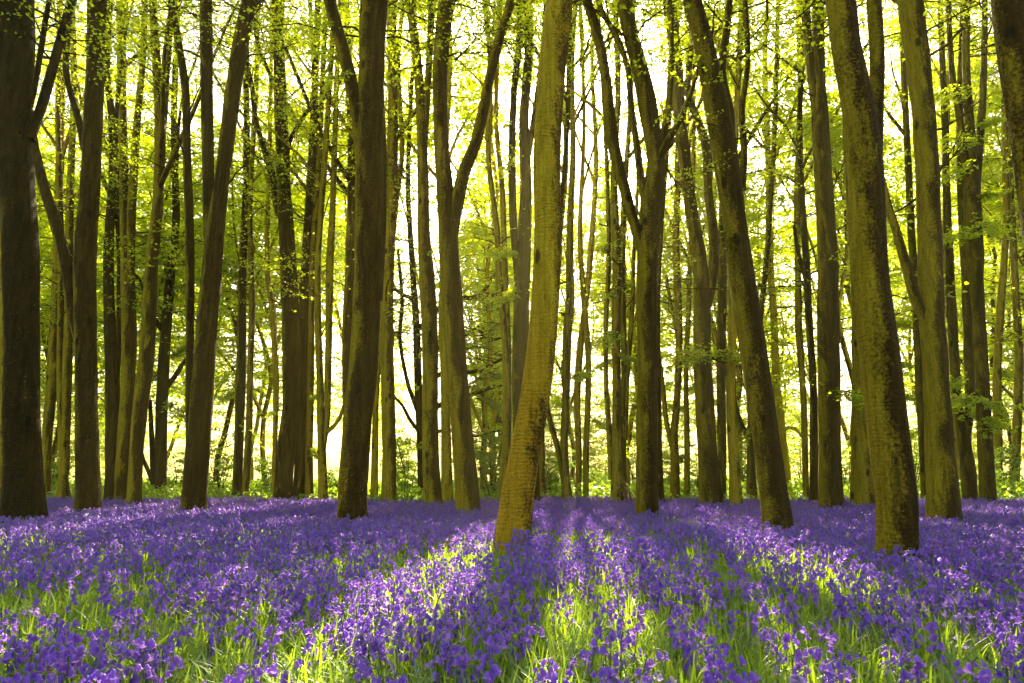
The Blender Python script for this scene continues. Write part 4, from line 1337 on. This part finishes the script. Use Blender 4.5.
acc_g = Acc()
for (y0, y1, per, a, b, w, n) in ((1.3, 4.0, 800, 0.14, 0.32, 0.011, 5), (4.0, 7.5, 560, 0.14, 0.31, 0.012, 4), (7.5, 13, 260, 0.14, 0.29, 0.015, 3), (13, 22, 110, 0.12, 0.27, 0.020, 3)):
    v, q = blades(even(y0, y1, per), a, b, w, n, 1.0)
    acc_g.add(v, q)
v, q = blades(even(1.3, 5.5, 260), 0.14, 0.32, 0.0045, 5, 0.8)
acc_g.add(v, q)
o = add_obj('grass', acc_g.mesh('grass', [GRASS]))
tag(o, 'bright green strap leaves and grass blades under the bluebells', 'grass', None, 'stuff')

# one bleached leaf blade in front of the large near beech
def dead_leaf():
    Y = depth_of(928, 580, 0.1)
    p = at(928, 580, Y)
    pts = catmull([np.array([0, 0, -0.02]), np.array([-0.01, 0, 0.13]), np.array([-0.05, -0.02, 0.24]), np.array([-0.10, -0.03, 0.29])], 10)
    w = 0.018 * np.sin(np.linspace(0.25, 3.05, 10))
    V = np.stack([pts + np.array([1, 0.3, 0]) * w[:, None], pts + np.array([0, -0.006, 0]), pts - np.array([1, 0.3, 0]) * w[:, None]], 1).reshape(-1, 3)
    Q = [(3 * i + k, 3 * i + k + 1, 3 * i + k + 4, 3 * i + k + 3) for i in range(9) for k in range(2)]
    m = leaf_material('bleached_leaf', (0.45, 0.42, 0.065), (0.5, 0.45, 0.1), (0.5, 0.5, 0.065), (0.5, 0.5, 0.1), 0.4)
    o = add_obj('leaf_blade', build_mesh('leaf_blade', V, Q, [m], smooth=True), None, (p[0], Y, 0))
    tag(o, 'pale yellow withered leaf blade at the foot of the large near beech', 'leaf')
dead_leaf()

# ------------------------------------------------------------------ low green verge beyond the bluebells
def verge():
    n = 60000
    y = RNG.uniform(20.6, 36, n)
    x = RNG.uniform(-1, 1, n) * (y * 0.78 * 1.25 + 1)
    hh = (0.38 + 0.42 * (0.5 + 0.5 * np.sin(x * 0.55 + np.sin(y * 0.7)) * np.sin(y * 0.6 + 0.4 * x)) ) * np.clip((y - 20.3) / 2.5, 0.25, 1.0)
    z = RNG.uniform(0.02, 1, n) ** 0.7 * hh
    pos = np.stack([x, y, z], 1)
    ax = rnd_unit(n); ax[:, 2] = np.abs(ax[:, 2]) * 0.7 + 0.1
    ax /= np.linalg.norm(ax, axis=1)[:, None]
    L = RNG.uniform(0.10, 0.22, n)
    v, q = leaf_quads(pos, ax, np.array([[0, -0.3, 1.0]]) + RNG.normal(scale=0.5, size=(n, 3)), L, L * 0.6)
    o = add_obj('undergrowth', build_mesh('undergrowth', v, q, [VERGE]))
    tag(o, 'low bright green undergrowth on the verge beyond the bluebells', 'undergrowth', None, 'stuff')
verge()

# ------------------------------------------------------------------ air
HAZE = 0.0009
if HAZE:
    x0, x1, y0, y1, z0, z1 = -430, 430, -430, 430, -1.3, 28.0
    V = [(x, y, z) for z in (z0, z1) for y in (y0, y1) for x in (x0, x1)]
    Q = [(0, 2, 3, 1), (4, 5, 7, 6), (0, 1, 5, 4), (2, 6, 7, 3), (0, 4, 6, 2), (1, 3, 7, 5)]
    m, t = newmat('haze_air')
    pv = N(t, 'ShaderNodeVolumePrincipled')
    pv.inputs['Color'].default_value = (1.0, 0.90, 0.33, 1)
    pv.inputs['Density'].default_value = HAZE
    pv.inputs['Anisotropy'].default_value = 0.55
    oo = N(t, 'ShaderNodeOutputMaterial')
    t.links.new(pv.outputs[0], oo.inputs['Volume'])
    o = add_obj('haze', build_mesh('haze', V, Q, [m]))
    tag(o, 'pale sunlit morning haze hanging through the whole wood', 'haze', None, 'stuff')
